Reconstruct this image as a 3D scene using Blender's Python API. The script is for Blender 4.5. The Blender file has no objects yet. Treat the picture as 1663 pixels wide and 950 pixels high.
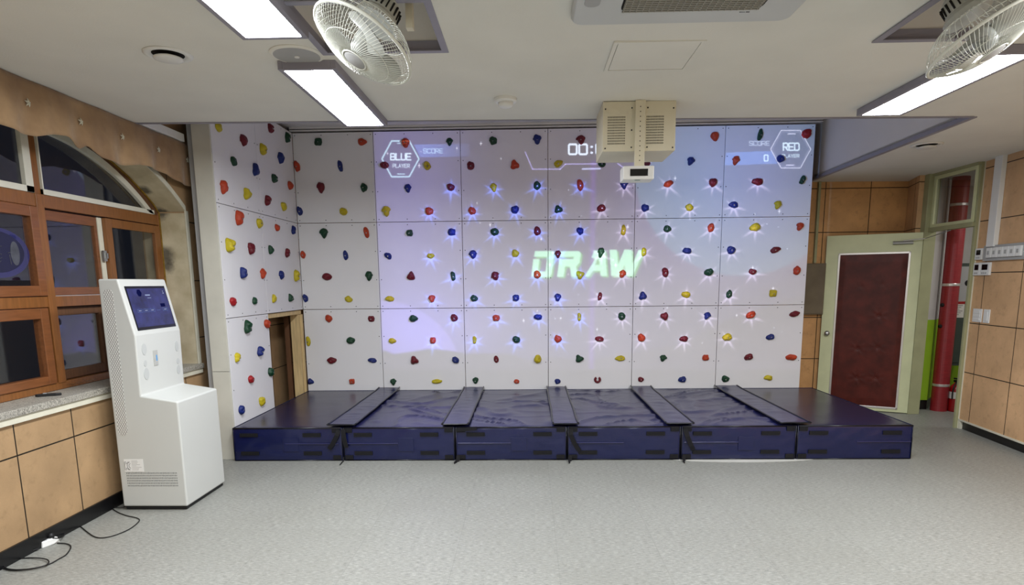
import bpy, bmesh, math, random
import numpy as np
from mathutils import Vector, Matrix, noise

# ---------------------------------------------------------------- camera, world, exposure
CX, CY, FPX = 831.5, 623.0, 1012.7
YAW, PITCH, ROLL, CAMH = 0.0277, 0.1601, -0.0108, 1.5811
EXPOSURE = 0.0
LAMP_STRENGTH = 65.0
BEAM_POWER = 330.0
sc = bpy.context.scene
COL = sc.collection
_r = Vector((math.cos(YAW), math.sin(YAW), 0)); _fh = Vector((-math.sin(YAW), math.cos(YAW), 0)); _up = Vector((0, 0, 1))
_w = math.cos(PITCH) * _fh - math.sin(PITCH) * _up
_u = math.sin(PITCH) * _fh + math.cos(PITCH) * _up
CR = math.cos(ROLL) * _r + math.sin(ROLL) * _u
CU = -math.sin(ROLL) * _r + math.cos(ROLL) * _u
CW = _w
CAM = Vector((0, 0, CAMH))
cd = bpy.data.cameras.new('camera'); cam = bpy.data.objects.new('camera', cd); COL.objects.link(cam)
cam.matrix_world = Matrix(((CR.x, CU.x, -CW.x, CAM.x), (CR.y, CU.y, -CW.y, CAM.y), (CR.z, CU.z, -CW.z, CAM.z), (0, 0, 0, 1)))
cd.sensor_fit = 'HORIZONTAL'; cd.sensor_width = 36.0; cd.lens = FPX / 1663 * 36.0
cd.shift_y = (CY - 475.0) / 1663.0; cd.clip_start = 0.05
sc.camera = cam
sc.view_settings.view_transform = 'Standard'; sc.view_settings.look = 'None'
sc.view_settings.exposure = EXPOSURE; sc.view_settings.gamma = 1.0; sc.view_settings.use_curve_mapping = False
wd = bpy.data.worlds.new('night'); sc.world = wd; wd.use_nodes = True
wd.node_tree.nodes['Background'].inputs[0].default_value = (0.02, 0.025, 0.04, 1)
wd.node_tree.nodes['Background'].inputs[1].default_value = 0.3

def ray(x, y): return CW + CR * ((x - CX) / FPX) + CU * ((CY - y) / FPX)
def at(x, y, ax, v):
    """the point of the room seen at photo pixel x, y on the plane axis = v"""
    d = ray(x, y); t = (v - CAM[ax]) / d[ax]; return CAM + d * t
def atp(x, y, P0, n):
    d = ray(x, y); P0 = Vector(P0); n = Vector(n); return CAM + d * ((P0 - CAM).dot(n) / d.dot(n))

D = 7.4465            # climbing wall
SX = -2.70            # side climbing wall
LX = -3.02            # left room wall
WX = -3.25            # window plane
def zc(x): return 2.80 - 0.0095 * (x + 3.0)      # the ceiling sags slightly to the right
def atc(x, y, dz=0.0):
    z = 2.78
    for _ in range(6):
        p = at(x, y, 2, z); z = zc(p.x) + dz
    return p

# ---------------------------------------------------------------- materials
def lin(c):
    out = []
    for v in c[:3]:
        v = v / 255.0; out.append(v / 12.92 if v <= 0.04045 else ((v + 0.055) / 1.055) ** 2.4)
    return (*out, 1.0)
class NT:
    def __init__(s, m): s.t = m.node_tree; s.n = s.t.nodes; s.l = s.t.links
    def node(s, typ, **kw):
        n = s.n.new(typ)
        for k, v in kw.items(): setattr(n, k, v)
        return n
    def link(s, a, b): s.l.new(a, b)
    def math(s, op, a, b=None, c=None, clamp=False):
        n = s.n.new('ShaderNodeMath'); n.operation = op; n.use_clamp = clamp
        for i, v in enumerate((a, b, c)):
            if v is None: continue
            if isinstance(v, (int, float)): n.inputs[i].default_value = v
            else: s.l.new(v, n.inputs[i])
        return n.outputs[0]
    def mix(s, fac, a, b):
        n = s.n.new('ShaderNodeMix'); n.data_type = 'RGBA'
        for sock, v in ((n.inputs[0], fac), (n.inputs[6], a), (n.inputs[7], b)):
            if isinstance(v, (int, float)): sock.default_value = v
            elif isinstance(v, tuple): sock.default_value = v
            else: s.l.new(v, sock)
        return n.outputs[2]
    def noise(s, vec, scale, detail=3, rough=0.5):
        n = s.n.new('ShaderNodeTexNoise'); n.inputs['Scale'].default_value = scale
        n.inputs['Detail'].default_value = detail; n.inputs['Roughness'].default_value = rough
        if vec is not None: s.l.new(vec, n.inputs['Vector'])
        return n.outputs['Fac']
    def ramp(s, fac, lo, hi):
        n = s.n.new('ShaderNodeMapRange'); n.inputs[1].default_value = lo; n.inputs[2].default_value = hi
        s.l.new(fac, n.inputs[0]); return n.outputs[0]
    def scalevec(s, vec, sx, sy, sz):
        n = s.n.new('ShaderNodeVectorMath'); n.operation = 'MULTIPLY'; n.inputs[1].default_value = (sx, sy, sz)
        s.l.new(vec, n.inputs[0]); return n.outputs[0]
    def pos(s): return s.n.new('ShaderNodeNewGeometry').outputs['Position']
    def sep(s, v):
        n = s.n.new('ShaderNodeSeparateXYZ'); s.l.new(v, n.inputs[0]); return n.outputs
def new_mat(name):
    m = bpy.data.materials.new(name); m.use_nodes = True; return m, NT(m), m.node_tree.nodes['Principled BSDF']
def mat(name, c, rough=0.6, spec=0.4, metal=0.0, var=0.08, scale=6.0, bump=0.0, bscale=80.0, stretch=(1, 1, 1), coat=0.0):
    m, T, b = new_mat(name)
    base = lin(c); p = T.scalevec(T.pos(), *stretch)
    n = T.noise(p, scale, 4)
    lo = tuple(v * (1 - var) for v in base[:3]) + (1,); hi = tuple(min(1, v * (1 + var)) for v in base[:3]) + (1,)
    T.link(T.mix(T.ramp(n, 0.3, 0.7), lo, hi), b.inputs['Base Color'])
    b.inputs['Roughness'].default_value = rough; b.inputs['Specular IOR Level'].default_value = spec
    b.inputs['Metallic'].default_value = metal; b.inputs['Coat Weight'].default_value = coat
    if bump:
        bn = T.node('ShaderNodeBump'); bn.inputs['Strength'].default_value = bump; bn.inputs['Distance'].default_value = 0.004
        T.link(T.noise(p, bscale, 3), bn.inputs['Height']); T.link(bn.outputs[0], b.inputs['Normal'])
    return m
def emit_mat(name, c, s):
    m, T, b = new_mat(name); T.n.remove(b); e = T.node('ShaderNodeEmission')
    e.inputs[0].default_value = (*c, 1); e.inputs[1].default_value = s
    T.link(e.outputs[0], T.n['Material Output'].inputs[0]); return m

M = {}
M['ceiling'] = mat('painted_ceiling', (224, 223, 216), 0.9, 0.2, var=0.03, scale=2.5, bump=0.25, bscale=140)
M['recess'] = mat('grey_recess_board', (222, 220, 220), 0.85, 0.2, var=0.04, scale=1.5)
M['alu'] = mat('grey_trim', (144, 142, 154), 0.5, 0.4, var=0.06)
M['white_board'] = mat('white_board', (226, 224, 219), 0.55, 0.35, var=0.03, scale=1.2)
M['climb'] = mat('climbing_board', (222, 222, 224), 0.7, 0.3, var=0.02, scale=1.5)
M['column'] = mat('cream_column_board', (200, 198, 186), 0.6, 0.35, var=0.06, scale=5)
M['screw'] = mat('dark_screw', (40, 40, 48), 0.4, 0.5, 0.6)
M['bolt'] = mat('steel_bolt', (150, 150, 150), 0.35, 0.5, 0.9)
M['plaster'] = mat('cream_plaster', (196, 186, 160), 0.9, 0.2, var=0.08, scale=7, bump=0.2, bscale=90)
M['black_base'] = mat('black_skirting', (16, 16, 18), 0.28, 0.5, var=0.3, scale=12)
M['cream_trim'] = mat('cream_trim', (205, 202, 184), 0.6, 0.4, var=0.06, scale=9)
M['white_frame'] = mat('white_window_frame', (208, 206, 192), 0.5, 0.4, var=0.05)
M['door_paint'] = mat('pale_green_paint', (206, 210, 168), 0.45, 0.45, var=0.06, scale=5)
M['frame_paint'] = mat('olive_cream_paint', (158, 158, 122), 0.5, 0.4, var=0.08, scale=6)
M['steel'] = mat('steel', (170, 170, 168), 0.3, 0.5, 0.85, var=0.1)
M['kiosk'] = mat('white_kiosk_paint', (193, 195, 191), 0.42, 0.4, var=0.015, scale=2)
M['black'] = mat('matt_black', (20, 20, 22), 0.6, 0.4, var=0.2)
M['rubber'] = mat('black_rubber', (22, 22, 24), 0.5, 0.4, var=0.2)
M['glossblack'] = mat('gloss_black', (12, 12, 14), 0.12, 0.5, var=0.1)
M['plastic'] = mat('white_plastic', (225, 226, 224), 0.4, 0.45, var=0.02)
M['plastic_grey'] = mat('grey_plastic', (165, 166, 166), 0.45, 0.45, var=0.04)
M['fan'] = mat('cream_fan_plastic', (166, 168, 162), 0.4, 0.45, var=0.03)
M['wire'] = mat('white_wire', (206, 208, 198), 0.35, 0.5, var=0.03)
M['beige'] = mat('beige_powder_coat', (212, 206, 184), 0.5, 0.4, var=0.03)
M['dark'] = mat('dark_gap', (30, 28, 26), 0.8, 0.2, var=0.2)
M['ac'] = mat('air_conditioner_plastic', (196, 199, 200), 0.5, 0.4, var=0.02)
M['acgrille'] = mat('grey_grille', (150, 148, 138), 0.6, 0.3, var=0.05)
M['strap'] = mat('black_webbing', (14, 14, 18), 0.75, 0.3, var=0.3, scale=60, bump=0.4, bscale=300)
M['piping'] = mat('black_piping', (8, 9, 18), 0.3, 0.5, var=0.2)
M['pine'] = mat('pine_wood', (205, 180, 132), 0.6, 0.3, var=0.18, scale=5, stretch=(14, 14, 1))
M['darkwood'] = mat('brown_board', (96, 66, 44), 0.6, 0.3, var=0.15, scale=5, stretch=(9, 9, 1))
M['wood'] = mat('window_wood', (118, 72, 40), 0.36, 0.5, var=0.16, scale=7, stretch=(8, 1, 9), coat=0.15)
M['wood_h'] = mat('window_wood_upright', (126, 80, 40), 0.36, 0.5, var=0.16, scale=7, stretch=(8, 9, 1), coat=0.15)
M['red_pipe'] = mat('red_wrapped_pipe', (140, 34, 40), 0.4, 0.5, var=0.18, scale=14, stretch=(1, 1, 12), bump=0.3, bscale=30)
M['red'] = mat('extinguisher_red', (150, 18, 22), 0.3, 0.5, var=0.1)
M['foil'] = mat('silver_tape', (205, 200, 195), 0.35, 0.5, 0.6)
M['disc'] = mat('pale_floor_disc', (188, 188, 182), 0.5, 0.3, var=0.05)
M['mustard'] = mat('mustard_sealant', (120, 92, 34), 0.8, 0.2, var=0.3, scale=25)
M['green_cab'] = mat('dark_green_cabinet', (62, 72, 66), 0.45, 0.4, var=0.1)
M['paper'] = mat('paper', (214, 212, 205), 0.7, 0.2, var=0.03)
M['ink'] = mat('dark_ink', (45, 45, 48), 0.6, 0.3)
M['blue_ink'] = mat('blue_ink', (95, 150, 200), 0.6, 0.3)
M['elbox'] = mat('brown_grey_metal', (112, 102, 84), 0.5, 0.4, 0.2, var=0.12, scale=7)
M['faint'] = mat('faint_smudge', (180, 183, 181), 0.42, 0.4, var=0.02)
M['frost'] = mat('frosted_plastic', (170, 171, 166), 0.3, 0.5, var=0.08, scale=30)
M['blue_reflection'] = mat('deep_blue_reflection_paint', (20, 20, 84), 0.75, 0.5, var=0.2)
M['navy_reflection'] = mat('navy_reflection_paint', (14, 15, 52), 0.75, 0.5, var=0.2)
M['grey_reflection'] = mat('grey_reflection_paint', (70, 72, 80), 0.4, 0.4, var=0.3, scale=20)

def panel_mat(name, c, axis, off, step, zoff=0.093, zstep=0.513, gw=0.0045, tint=0.18):
    """pressed boards with dark grooves between them"""
    m, T, b = new_mat(name)
    P = T.pos(); S = T.sep(P); a = S[axis]
    def groove(coord, o, st):
        v = T.math('SUBTRACT', coord, o); v = T.math('DIVIDE', v, st); v = T.math('FRACT', v)
        v = T.math('SUBTRACT', v, 0.5); v = T.math('ABSOLUTE', v); v = T.math('SUBTRACT', 0.5, v)
        v = T.math('MULTIPLY', v, st); return T.math('LESS_THAN', v, gw)
    g = T.math('MAXIMUM', groove(a, off, step), groove(S[2], zoff, zstep))
    n1 = T.noise(P, 2.3, 5, 0.6); n2 = T.noise(P, 16, 4, 0.6); n3 = T.noise(P, 190, 2, 0.6)
    base = lin(c); dk = tuple(v * (1 - tint * 1.5) for v in base[:3]) + (1,); lt = tuple(min(1, v * (1 + tint)) for v in base[:3]) + (1,)
    col = T.mix(T.ramp(n1, 0.25, 0.75), dk, lt)
    col = T.mix(T.math('MULTIPLY', T.ramp(n2, 0.56, 0.75), 0.5), col, tuple(v * 0.55 for v in base[:3]) + (1,))
    col = T.mix(T.math('MULTIPLY', T.ramp(n3, 0.35, 0.75), 0.22), col, tuple(v * 0.6 for v in base[:3]) + (1,))
    col = T.mix(g, col, (0.012, 0.008, 0.004, 1))
    T.link(col, b.inputs['Base Color']); b.inputs['Roughness'].default_value = 0.5; b.inputs['Specular IOR Level'].default_value = 0.35
    bn = T.node('ShaderNodeBump'); bn.inputs['Strength'].default_value = 0.5; bn.inputs['Distance'].default_value = 0.004
    T.link(T.math('SUBTRACT', 1.0, g), bn.inputs['Height']); T.link(bn.outputs[0], b.inputs['Normal'])
    return m
M['panel_left'] = panel_mat('tan_board_left', (170, 140, 104), 1, 3.486, 0.465)
M['panel_right'] = panel_mat('tan_board_right', (212, 172, 130), 1, 6.45, 0.555)
M['panel_back'] = panel_mat('tan_board_back', (214, 164, 110), 0, 3.572, 0.535)

def floor_mat():
    m, T, b = new_mat('grey_vinyl_tiles'); P = T.pos(); S = T.sep(P)
    def line(c, st, o, gw):
        v = T.math('SUBTRACT', c, o); v = T.math('DIVIDE', v, st); v = T.math('FRACT', v); v = T.math('SUBTRACT', v, 0.5)
        v = T.math('ABSOLUTE', v); v = T.math('SUBTRACT', 0.5, v); return T.math('LESS_THAN', T.math('MULTIPLY', v, st), gw)
    g = T.math('MAXIMUM', line(S[0], 0.6, 0.16, 0.0022), line(S[1], 0.6, 0.25, 0.0022))
    big = T.noise(P, 0.9, 4, 0.6); st = T.noise(T.scalevec(P, 9, 46, 1), 3.2, 5, 0.75); fine = T.noise(T.scalevec(P, 40, 90, 1), 6, 3, 0.7)
    # every tile a slightly different tone
    fx = T.math('FLOOR', T.math('DIVIDE', T.math('SUBTRACT', S[0], 0.16), 0.6)); fy = T.math('FLOOR', T.math('DIVIDE', T.math('SUBTRACT', S[1], 0.25), 0.6))
    cv = T.node('ShaderNodeCombineXYZ'); T.link(fx, cv.inputs[0]); T.link(fy, cv.inputs[1])
    wn = T.node('ShaderNodeTexWhiteNoise'); T.link(cv.outputs[0], wn.inputs['Vector'])
    col = T.mix(T.ramp(st, 0.3, 0.72), lin((94, 95, 90)), lin((186, 187, 180)))
    col = T.mix(T.math('MULTIPLY', T.ramp(fine, 0.4, 0.7), 0.6), col, lin((98, 98, 94)))
    col = T.mix(T.math('MULTIPLY', wn.outputs['Value'], 0.14), col, lin((120, 120, 114)))
    col = T.mix(T.math('MULTIPLY', T.ramp(big, 0.45, 0.75), 0.22), col, lin((112, 110, 100)))
    col = T.mix(T.math('MULTIPLY', g, 0.3), col, lin((104, 104, 100)))
    T.link(col, b.inputs['Base Color']); b.inputs['Roughness'].default_value = 0.42; b.inputs['Specular IOR Level'].default_value = 0.35
    bn = T.node('ShaderNodeBump'); bn.inputs['Strength'].default_value = 0.18; bn.inputs['Distance'].default_value = 0.003
    T.link(st, bn.inputs['Height']); T.link(bn.outputs[0], b.inputs['Normal']); return m
M['floor'] = floor_mat()
def granite():
    m, T, b = new_mat('grey_granite'); P = T.pos()
    col = T.mix(T.ramp(T.noise(P, 160, 3, 0.7), 0.38, 0.62), lin((82, 80, 74)), lin((190, 186, 174)))
    col = T.mix(T.math('MULTIPLY', T.ramp(T.noise(P, 5, 4), 0.4, 0.7), 0.45), col, lin((150, 146, 138)))
    T.link(col, b.inputs['Base Color']); b.inputs['Roughness'].default_value = 0.45; return m
M['granite'] = granite()
def velvet():
    m, T, b = new_mat('brown_velvet'); P = T.pos()
    col = T.mix(T.ramp(T.noise(P, 3, 4, 0.6), 0.35, 0.7), lin((140, 112, 84)), lin((176, 146, 110)))
    T.link(col, b.inputs['Base Color']); b.inputs['Roughness'].default_value = 0.85
    b.inputs['Sheen Weight'].default_value = 0.35; b.inputs['Sheen Roughness'].default_value = 0.4; b.inputs['Specular IOR Level'].default_value = 0.2
    bn = T.node('ShaderNodeBump'); bn.inputs['Strength'].default_value = 0.35; bn.inputs['Distance'].default_value = 0.02
    T.link(T.noise(P, 9, 4), bn.inputs['Height']); T.link(bn.outputs[0], b.inputs['Normal']); return m
M['velvet'] = velvet()
def glass(name, ior, tint=1.0):
    m, T, b = new_mat(name); T.n.remove(b)
    tr = T.node('ShaderNodeBsdfTransparent'); tr.inputs[0].default_value = (tint, tint, tint, 1)
    gl = T.node('ShaderNodeBsdfGlossy'); gl.inputs['Roughness'].default_value = 0.015
    g = T.node('ShaderNodeNewGeometry'); dt = T.node('ShaderNodeVectorMath', operation='DOT_PRODUCT'); T.link(g.outputs['Normal'], dt.inputs[0]); T.link(g.outputs['Incoming'], dt.inputs[1])
    f0 = ((ior - 1) / (ior + 1)) ** 2; k = T.math('POWER', T.math('SUBTRACT', 1.0, T.math('ABSOLUTE', dt.outputs['Value']), clamp=True), 5.0)
    fr = T.math('ADD', f0, T.math('MULTIPLY', k, 1 - f0))
    mx = T.node('ShaderNodeMixShader'); T.link(fr, mx.inputs[0]); T.link(tr.outputs[0], mx.inputs[1]); T.link(gl.outputs[0], mx.inputs[2])
    T.link(mx.outputs[0], T.n['Material Output'].inputs[0]); return m
M['glass'] = glass('window_glass', 1.75); M['glass_thin'] = glass('transom_glass', 1.6, 0.72); M['bagfilm'] = glass('clear_film', 1.45, 0.93)
def leather():
    m, T, b = new_mat('maroon_leatherette'); P = T.pos()
    T.link(T.mix(T.ramp(T.noise(P, 8, 4), 0.35, 0.7), lin((70, 26, 20)), lin((92, 36, 28))), b.inputs['Base Color'])
    b.inputs['Roughness'].default_value = 0.45
    bn = T.node('ShaderNodeBump'); bn.inputs['Strength'].default_value = 0.2; bn.inputs['Distance'].default_value = 0.003
    T.link(T.noise(P, 120, 3), bn.inputs['Height']); T.link(bn.outputs[0], b.inputs['Normal']); b.inputs['Specular IOR Level'].default_value = 0.22; return m
M['leather'] = leather()
def vinyl(name, c, fold, seed):
    m, T, b = new_mat(name); P = T.pos()
    T.link(T.mix(T.ramp(T.noise(P, 3.5, 4), 0.35, 0.7), tuple(v * .85 for v in lin(c)[:3]) + (1,), lin(c)), b.inputs['Base Color'])
    b.inputs['Roughness'].default_value = 0.27; b.inputs['Specular IOR Level'].default_value = 0.6
    off = T.node('ShaderNodeVectorMath', operation='ADD'); off.inputs[1].default_value = (seed * 3.7, seed * 1.3, 0); T.link(P, off.inputs[0])
    h = T.noise(off.outputs[0], 3.5, 3, 0.5); f = T.noise(off.outputs[0], 60, 3)
    bn = T.node('ShaderNodeBump'); bn.inputs['Strength'].default_value = fold; bn.inputs['Distance'].default_value = 0.03
    T.link(T.math('ADD', h, T.math('MULTIPLY', f, 0.05)), bn.inputs['Height']); T.link(bn.outputs[0], b.inputs['Normal']); return m
M['vinyl_top'] = vinyl('navy_vinyl_top', (34, 36, 78), 0.22, 1)
M['vinyl_dark'] = vinyl('navy_vinyl_smooth', (30, 30, 62), 0.12, 4)
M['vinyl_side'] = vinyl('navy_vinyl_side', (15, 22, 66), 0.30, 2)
M['vinyl_flap'] = vinyl('navy_vinyl_flap', (38, 40, 82), 0.30, 3)
M['lamp'] = emit_mat('led_diffuser', (0.97, 1.0, 1.04), LAMP_STRENGTH)
M['lamp_dim'] = emit_mat('added_corridor_diffuser', (1.0, 0.98, 0.95), 15.0)
HOLD = {'crimson': (98, 10, 26), 'green': (10, 58, 34), 'blue': (14, 34, 104), 'orange': (172, 58, 26), 'yellow': (184, 168, 26), 'red': (150, 22, 28)}
for k, c in HOLD.items(): M['hold_' + k] = mat(k + '_resin', c, 0.5, 0.4, var=0.14, scale=20, bump=0.5, bscale=160)
def stained_plaster():
    m, T, b = new_mat('reveal_plaster'); P = T.pos(); n = T.noise(P, 14, 5, 0.65)
    col = T.mix(T.ramp(T.noise(P, 5, 4), 0.35, 0.7), lin((172, 160, 130)), lin((204, 194, 166)))
    for (y, z, r) in ((5.585, 2.22, .075), (5.585, 1.86, .10), (5.36, 2.40, .07), (5.585, 1.76, .08)):
        v = T.node('ShaderNodeVectorMath', operation='DISTANCE'); v.inputs[1].default_value = (WX + .03, y, z); T.link(P, v.inputs[0])
        d = T.math('ADD', v.outputs['Value'], T.math('MULTIPLY', T.math('SUBTRACT', n, 0.5), 0.09))
        mk = T.node('ShaderNodeMapRange'); mk.inputs[1].default_value = r; mk.inputs[2].default_value = r * .35; T.link(d, mk.inputs[0])
        col = T.mix(T.math('MULTIPLY', mk.outputs[0], 0.8), col, (0.03, 0.026, 0.02, 1))
    T.link(col, b.inputs['Base Color']); b.inputs['Roughness'].default_value = 0.85; return m
M['reveal'] = stained_plaster()
def mesh_grille():
    m, T, b = new_mat('perforated_grille'); S = T.sep(T.pos())
    a = T.math('ADD', S[0], T.math('MULTIPLY', S[2], 0.6)); c = T.math('SUBTRACT', S[0], T.math('MULTIPLY', S[2], 0.6))
    def ln(v): return T.math('LESS_THAN', T.math('FRACT', T.math('MULTIPLY', v, 62.0)), 0.22)
    g = T.math('MAXIMUM', ln(a), ln(c)); T.link(T.mix(g, lin((214, 214, 210)), lin((120, 120, 118))), b.inputs['Base Color'])
    b.inputs['Roughness'].default_value = 0.5; return m
M['meshgrille'] = mesh_grille()
def screen_mat():
    m, T, b = new_mat('kiosk_screen_image'); P = T.pos(); n = T.noise(P, 7, 5, 0.6)
    col = T.mix(T.ramp(n, 0.35, 0.72), (0.010, 0.011, 0.045, 1), (0.045, 0.055, 0.26, 1))
    b.inputs['Base Color'].default_value = (0.01, 0.01, 0.02, 1); b.inputs['Roughness'].default_value = 0.12
    T.link(col, b.inputs['Emission Color']); b.inputs['Emission Strength'].default_value = 0.75; return m
M['screen'] = screen_mat()
M['ui_line'] = emit_mat('screen_outline', (0.16, 0.26, 0.6), 0.8)
M['ui_text'] = emit_mat('screen_text', (0.5, 0.6, 0.9), 0.7)
M['ui_dark'] = emit_mat('screen_dark_shape', (0.006, 0.008, 0.06), 1.0)

# ---------------------------------------------------------------- mesh helpers
ORG = {}
def tag(o, label=None, cat=None, group=None, kind=None):
    if label: o['label'] = label
    if cat: o['category'] = cat
    if group: o['group'] = group
    if kind: o['kind'] = kind
    return o
def thing(name, loc, label=None, cat=None, group=None, kind=None):
    o = bpy.data.objects.new(name, None); o.empty_display_size = 0.05; COL.objects.link(o); o.location = loc
    ORG[o] = Vector(loc); return tag(o, label, cat, group, kind)
class MB:
    def __init__(s, T=None): s.v = []; s.f = []; s.T = T
    def add(s, vs, fs, T=None):
        b = len(s.v); A = T or s.T
        for p in vs:
            p = Vector(p); s.v.append(A @ p if A is not None else p)
        s.f += [tuple(b + i for i in f) for f in fs]; return s
    def box(s, a, b, T=None):
        x0, x1 = sorted((a[0], b[0])); y0, y1 = sorted((a[1], b[1])); z0, z1 = sorted((a[2], b[2]))
        return s.add([(x0, y0, z0), (x1, y0, z0), (x1, y1, z0), (x0, y1, z0), (x0, y0, z1), (x1, y0, z1), (x1, y1, z1), (x0, y1, z1)],
              [(0, 3, 2, 1), (4, 5, 6, 7), (0, 1, 5, 4), (1, 2, 6, 5), (2, 3, 7, 6), (3, 0, 4, 7)], T)
    def prism(s, poly, vec, T=None):
        n = len(poly); P = [Vector(p) for p in poly]; V = Vector(vec)
        return s.add(P + [p + V for p in P], [tuple(range(n - 1, -1, -1)), tuple(range(n, 2 * n))] + [(i, (i + 1) % n, n + (i + 1) % n, n + i) for i in range(n)], T)
    def slab(s, bot, top, T=None):
        n = len(bot)
        return s.add(list(bot) + list(top), [tuple(range(n - 1, -1, -1)), tuple(range(n, 2 * n))] + [(i, (i + 1) % n, n + (i + 1) % n, n + i) for i in range(n)], T)
    def tube(s, pts, r, n=6, closed=False, T=None):
        P = [Vector(p) for p in pts]; m = len(P); vs = []; fs = []; ref = None
        for i, p in enumerate(P):
            if closed: t = P[(i + 1) % m] - P[i - 1]
            else: t = P[min(i + 1, m - 1)] - P[max(i - 1, 0)]
            if t.length < 1e-9: t = Vector((0, 0, 1))
            t.normalize()
            if ref is None:
                ref = Vector((0, 0, 1)) if abs(t.z) < 0.9 else Vector((1, 0, 0))
            a = ref - t * ref.dot(t)
            if a.length < 1e-4:
                ref = Vector((1, 0, 0)); a = ref - t * ref.dot(t)
            a.normalize(); ref = a; b = t.cross(a); rr = r[i] if isinstance(r, (list, tuple)) else r
            for k in range(n):
                th = 2 * math.pi * k / n; vs.append(p + (a * math.cos(th) + b * math.sin(th)) * rr)
        for i in range(m if closed else m - 1):
            for k in range(n):
                j = (i + 1) % m; fs.append((i * n + k, i * n + (k + 1) % n, j * n + (k + 1) % n, j * n + k))
        if not closed: fs += [tuple(range(n - 1, -1, -1)), tuple((m - 1) * n + k for k in range(n))]
        return s.add(vs, fs, T)
    def lathe(s, prof, n=32, T=None):
        vs = []; fs = []; m = len(prof)
        for (r, z) in prof:
            for k in range(n): th = 2 * math.pi * k / n; vs.append((max(r, 1e-5) * math.cos(th), max(r, 1e-5) * math.sin(th), z))
        for i in range(m - 1):
            for k in range(n): fs.append((i * n + k, i * n + (k + 1) % n, (i + 1) * n + (k + 1) % n, (i + 1) * n + k))
        fs += [tuple(range(n - 1, -1, -1)), tuple((m - 1) * n + k for k in range(n))]
        return s.add(vs, fs, T)
    def build(s, name, m, parent=None, label=None, cat=None, group=None, kind=None, bevel=0, smooth=False, seg=2):
        me = bpy.data.meshes.new(name)
        if parent is not None: o0 = ORG[parent]
        else:
            xs = [v.x for v in s.v]; ys = [v.y for v in s.v]; zs = [v.z for v in s.v]
            o0 = Vector(((min(xs) + max(xs)) / 2, (min(ys) + max(ys)) / 2, min(zs)))
        bm = bmesh.new(); bv = [bm.verts.new(v - o0) for v in s.v]
        for f in s.f:
            try: bm.faces.new([bv[i] for i in f])
            except ValueError: pass
        bmesh.ops.recalc_face_normals(bm, faces=bm.faces); bm.to_mesh(me); bm.free()
        me.materials.append(m); o = bpy.data.objects.new(name, me); COL.objects.link(o)
        if parent is not None: o.parent = parent; ORG[o] = ORG[parent]
        else: o.location = o0; ORG[o] = o0
        if smooth:
            for p in me.polygons: p.use_smooth = True
        if bevel:
            b = o.modifiers.new('bevel', 'BEVEL'); b.width = bevel; b.segments = seg; b.limit_method = 'ANGLE'; b.angle_limit = math.radians(35)
        return tag(o, label, cat, group, kind)
def frame_matrix(origin, xa, ya, za):
    xa, ya, za = Vector(xa).normalized(), Vector(ya).normalized(), Vector(za).normalized(); o = Vector(origin)
    return Matrix(((xa.x, ya.x, za.x, o.x), (xa.y, ya.y, za.y, o.y), (xa.z, ya.z, za.z, o.z), (0, 0, 0, 1)))

# ---------------------------------------------------------------- room shell
CE = 4.87       # front edge of the open ceiling above the climbing wall
MB().box((-3.6, -3.4, -0.1), (6.8, 8.6, 0)).build('floor', M['floor'], kind='structure')
def ceil_prism(mb, poly, th=0.05):
    mb.slab([(x, y, zc(x)) for x, y in poly], [(x, y, zc(x) + th) for x, y in poly])
H1 = (-1.06, 2.87, -0.42, 3.475); H2 = (1.735, 2.78, 2.375, 3.385)      # square fan openings
P1 = atc(1325, 290); P2 = atc(1608, 178)
xr = lambda y: P2.x + (P1.x - P2.x) * (y - P2.y) / (P1.y - P2.y)
cb = MB()
xs = sorted([-3.5, H1[0], H1[2], H2[0], H2[2], 6.7]); ys = sorted([-3.3, H1[1], H1[3], H2[1], H2[3], CE])
for i in range(len(xs) - 1):
    for j in range(len(ys) - 1):
        cxm, cym = (xs[i] + xs[i + 1]) / 2, (ys[j] + ys[j + 1]) / 2
        if any(h[0] < cxm < h[2] and h[1] < cym < h[3] for h in (H1, H2)): continue
        ceil_prism(cb, [(xs[i], ys[j]), (xs[i + 1], ys[j]), (xs[i + 1], ys[j + 1]), (xs[i], ys[j + 1])])
ceil_prism(cb, [(xr(CE), CE), (6.7, CE), (6.7, 8.5), (xr(8.5), 8.5)])
cb.build('ceiling', M['ceiling'], kind='structure')
# high recess over the climbing wall
ZR = 3.36
MB().box((-3.5, CE - .02, ZR), (3.6, 8.0, ZR + .04)).build('ceiling', M['recess'], kind='structure')
MB().box((-3.5, CE - .03, zc(-3.5) - .0), (3.4, CE - .005, ZR)).build('trim_1', M['recess'], kind='structure')
MB().prism([(xr(CE), CE, 0), (xr(8.0), 8.0, 0), (xr(8.0) + .03, 8.0, 0), (xr(CE) + .03, CE, 0)], (0, 0, ZR - 2.745), Matrix.Translation((0, 0, 2.745))).build('wall_recess', M['recess'], kind='structure')
z0 = zc(3.35)
MB().prism([(xr(CE) - .012, CE, z0 - .008), (xr(7.9) - .012, 7.9, z0 - .008), (xr(7.9) + .03, 7.9, z0 - .008), (xr(CE) + .03, CE, z0 - .008)], (0, 0, .034)).build('trim_2', M['alu'], kind='structure')
MB().slab([(-3.4, CE - .012, zc(-3.4) - .006), (xr(CE), CE - .012, z0 - .006), (xr(CE), CE + .018, z0 - .006), (-3.4, CE + .018, zc(-3.4) - .006)],
          [(-3.4, CE - .012, zc(-3.4) + .03), (xr(CE), CE - .012, z0 + .03), (xr(CE), CE + .018, z0 + .03), (-3.4, CE + .018, zc(-3.4) + .03)]).build('trim_3', M['alu'], kind='structure')
MB().box((-2.72, D - .03, 3.318), (3.3, D + .02, ZR)).build('trim_4', M['recess'], kind='structure')
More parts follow.
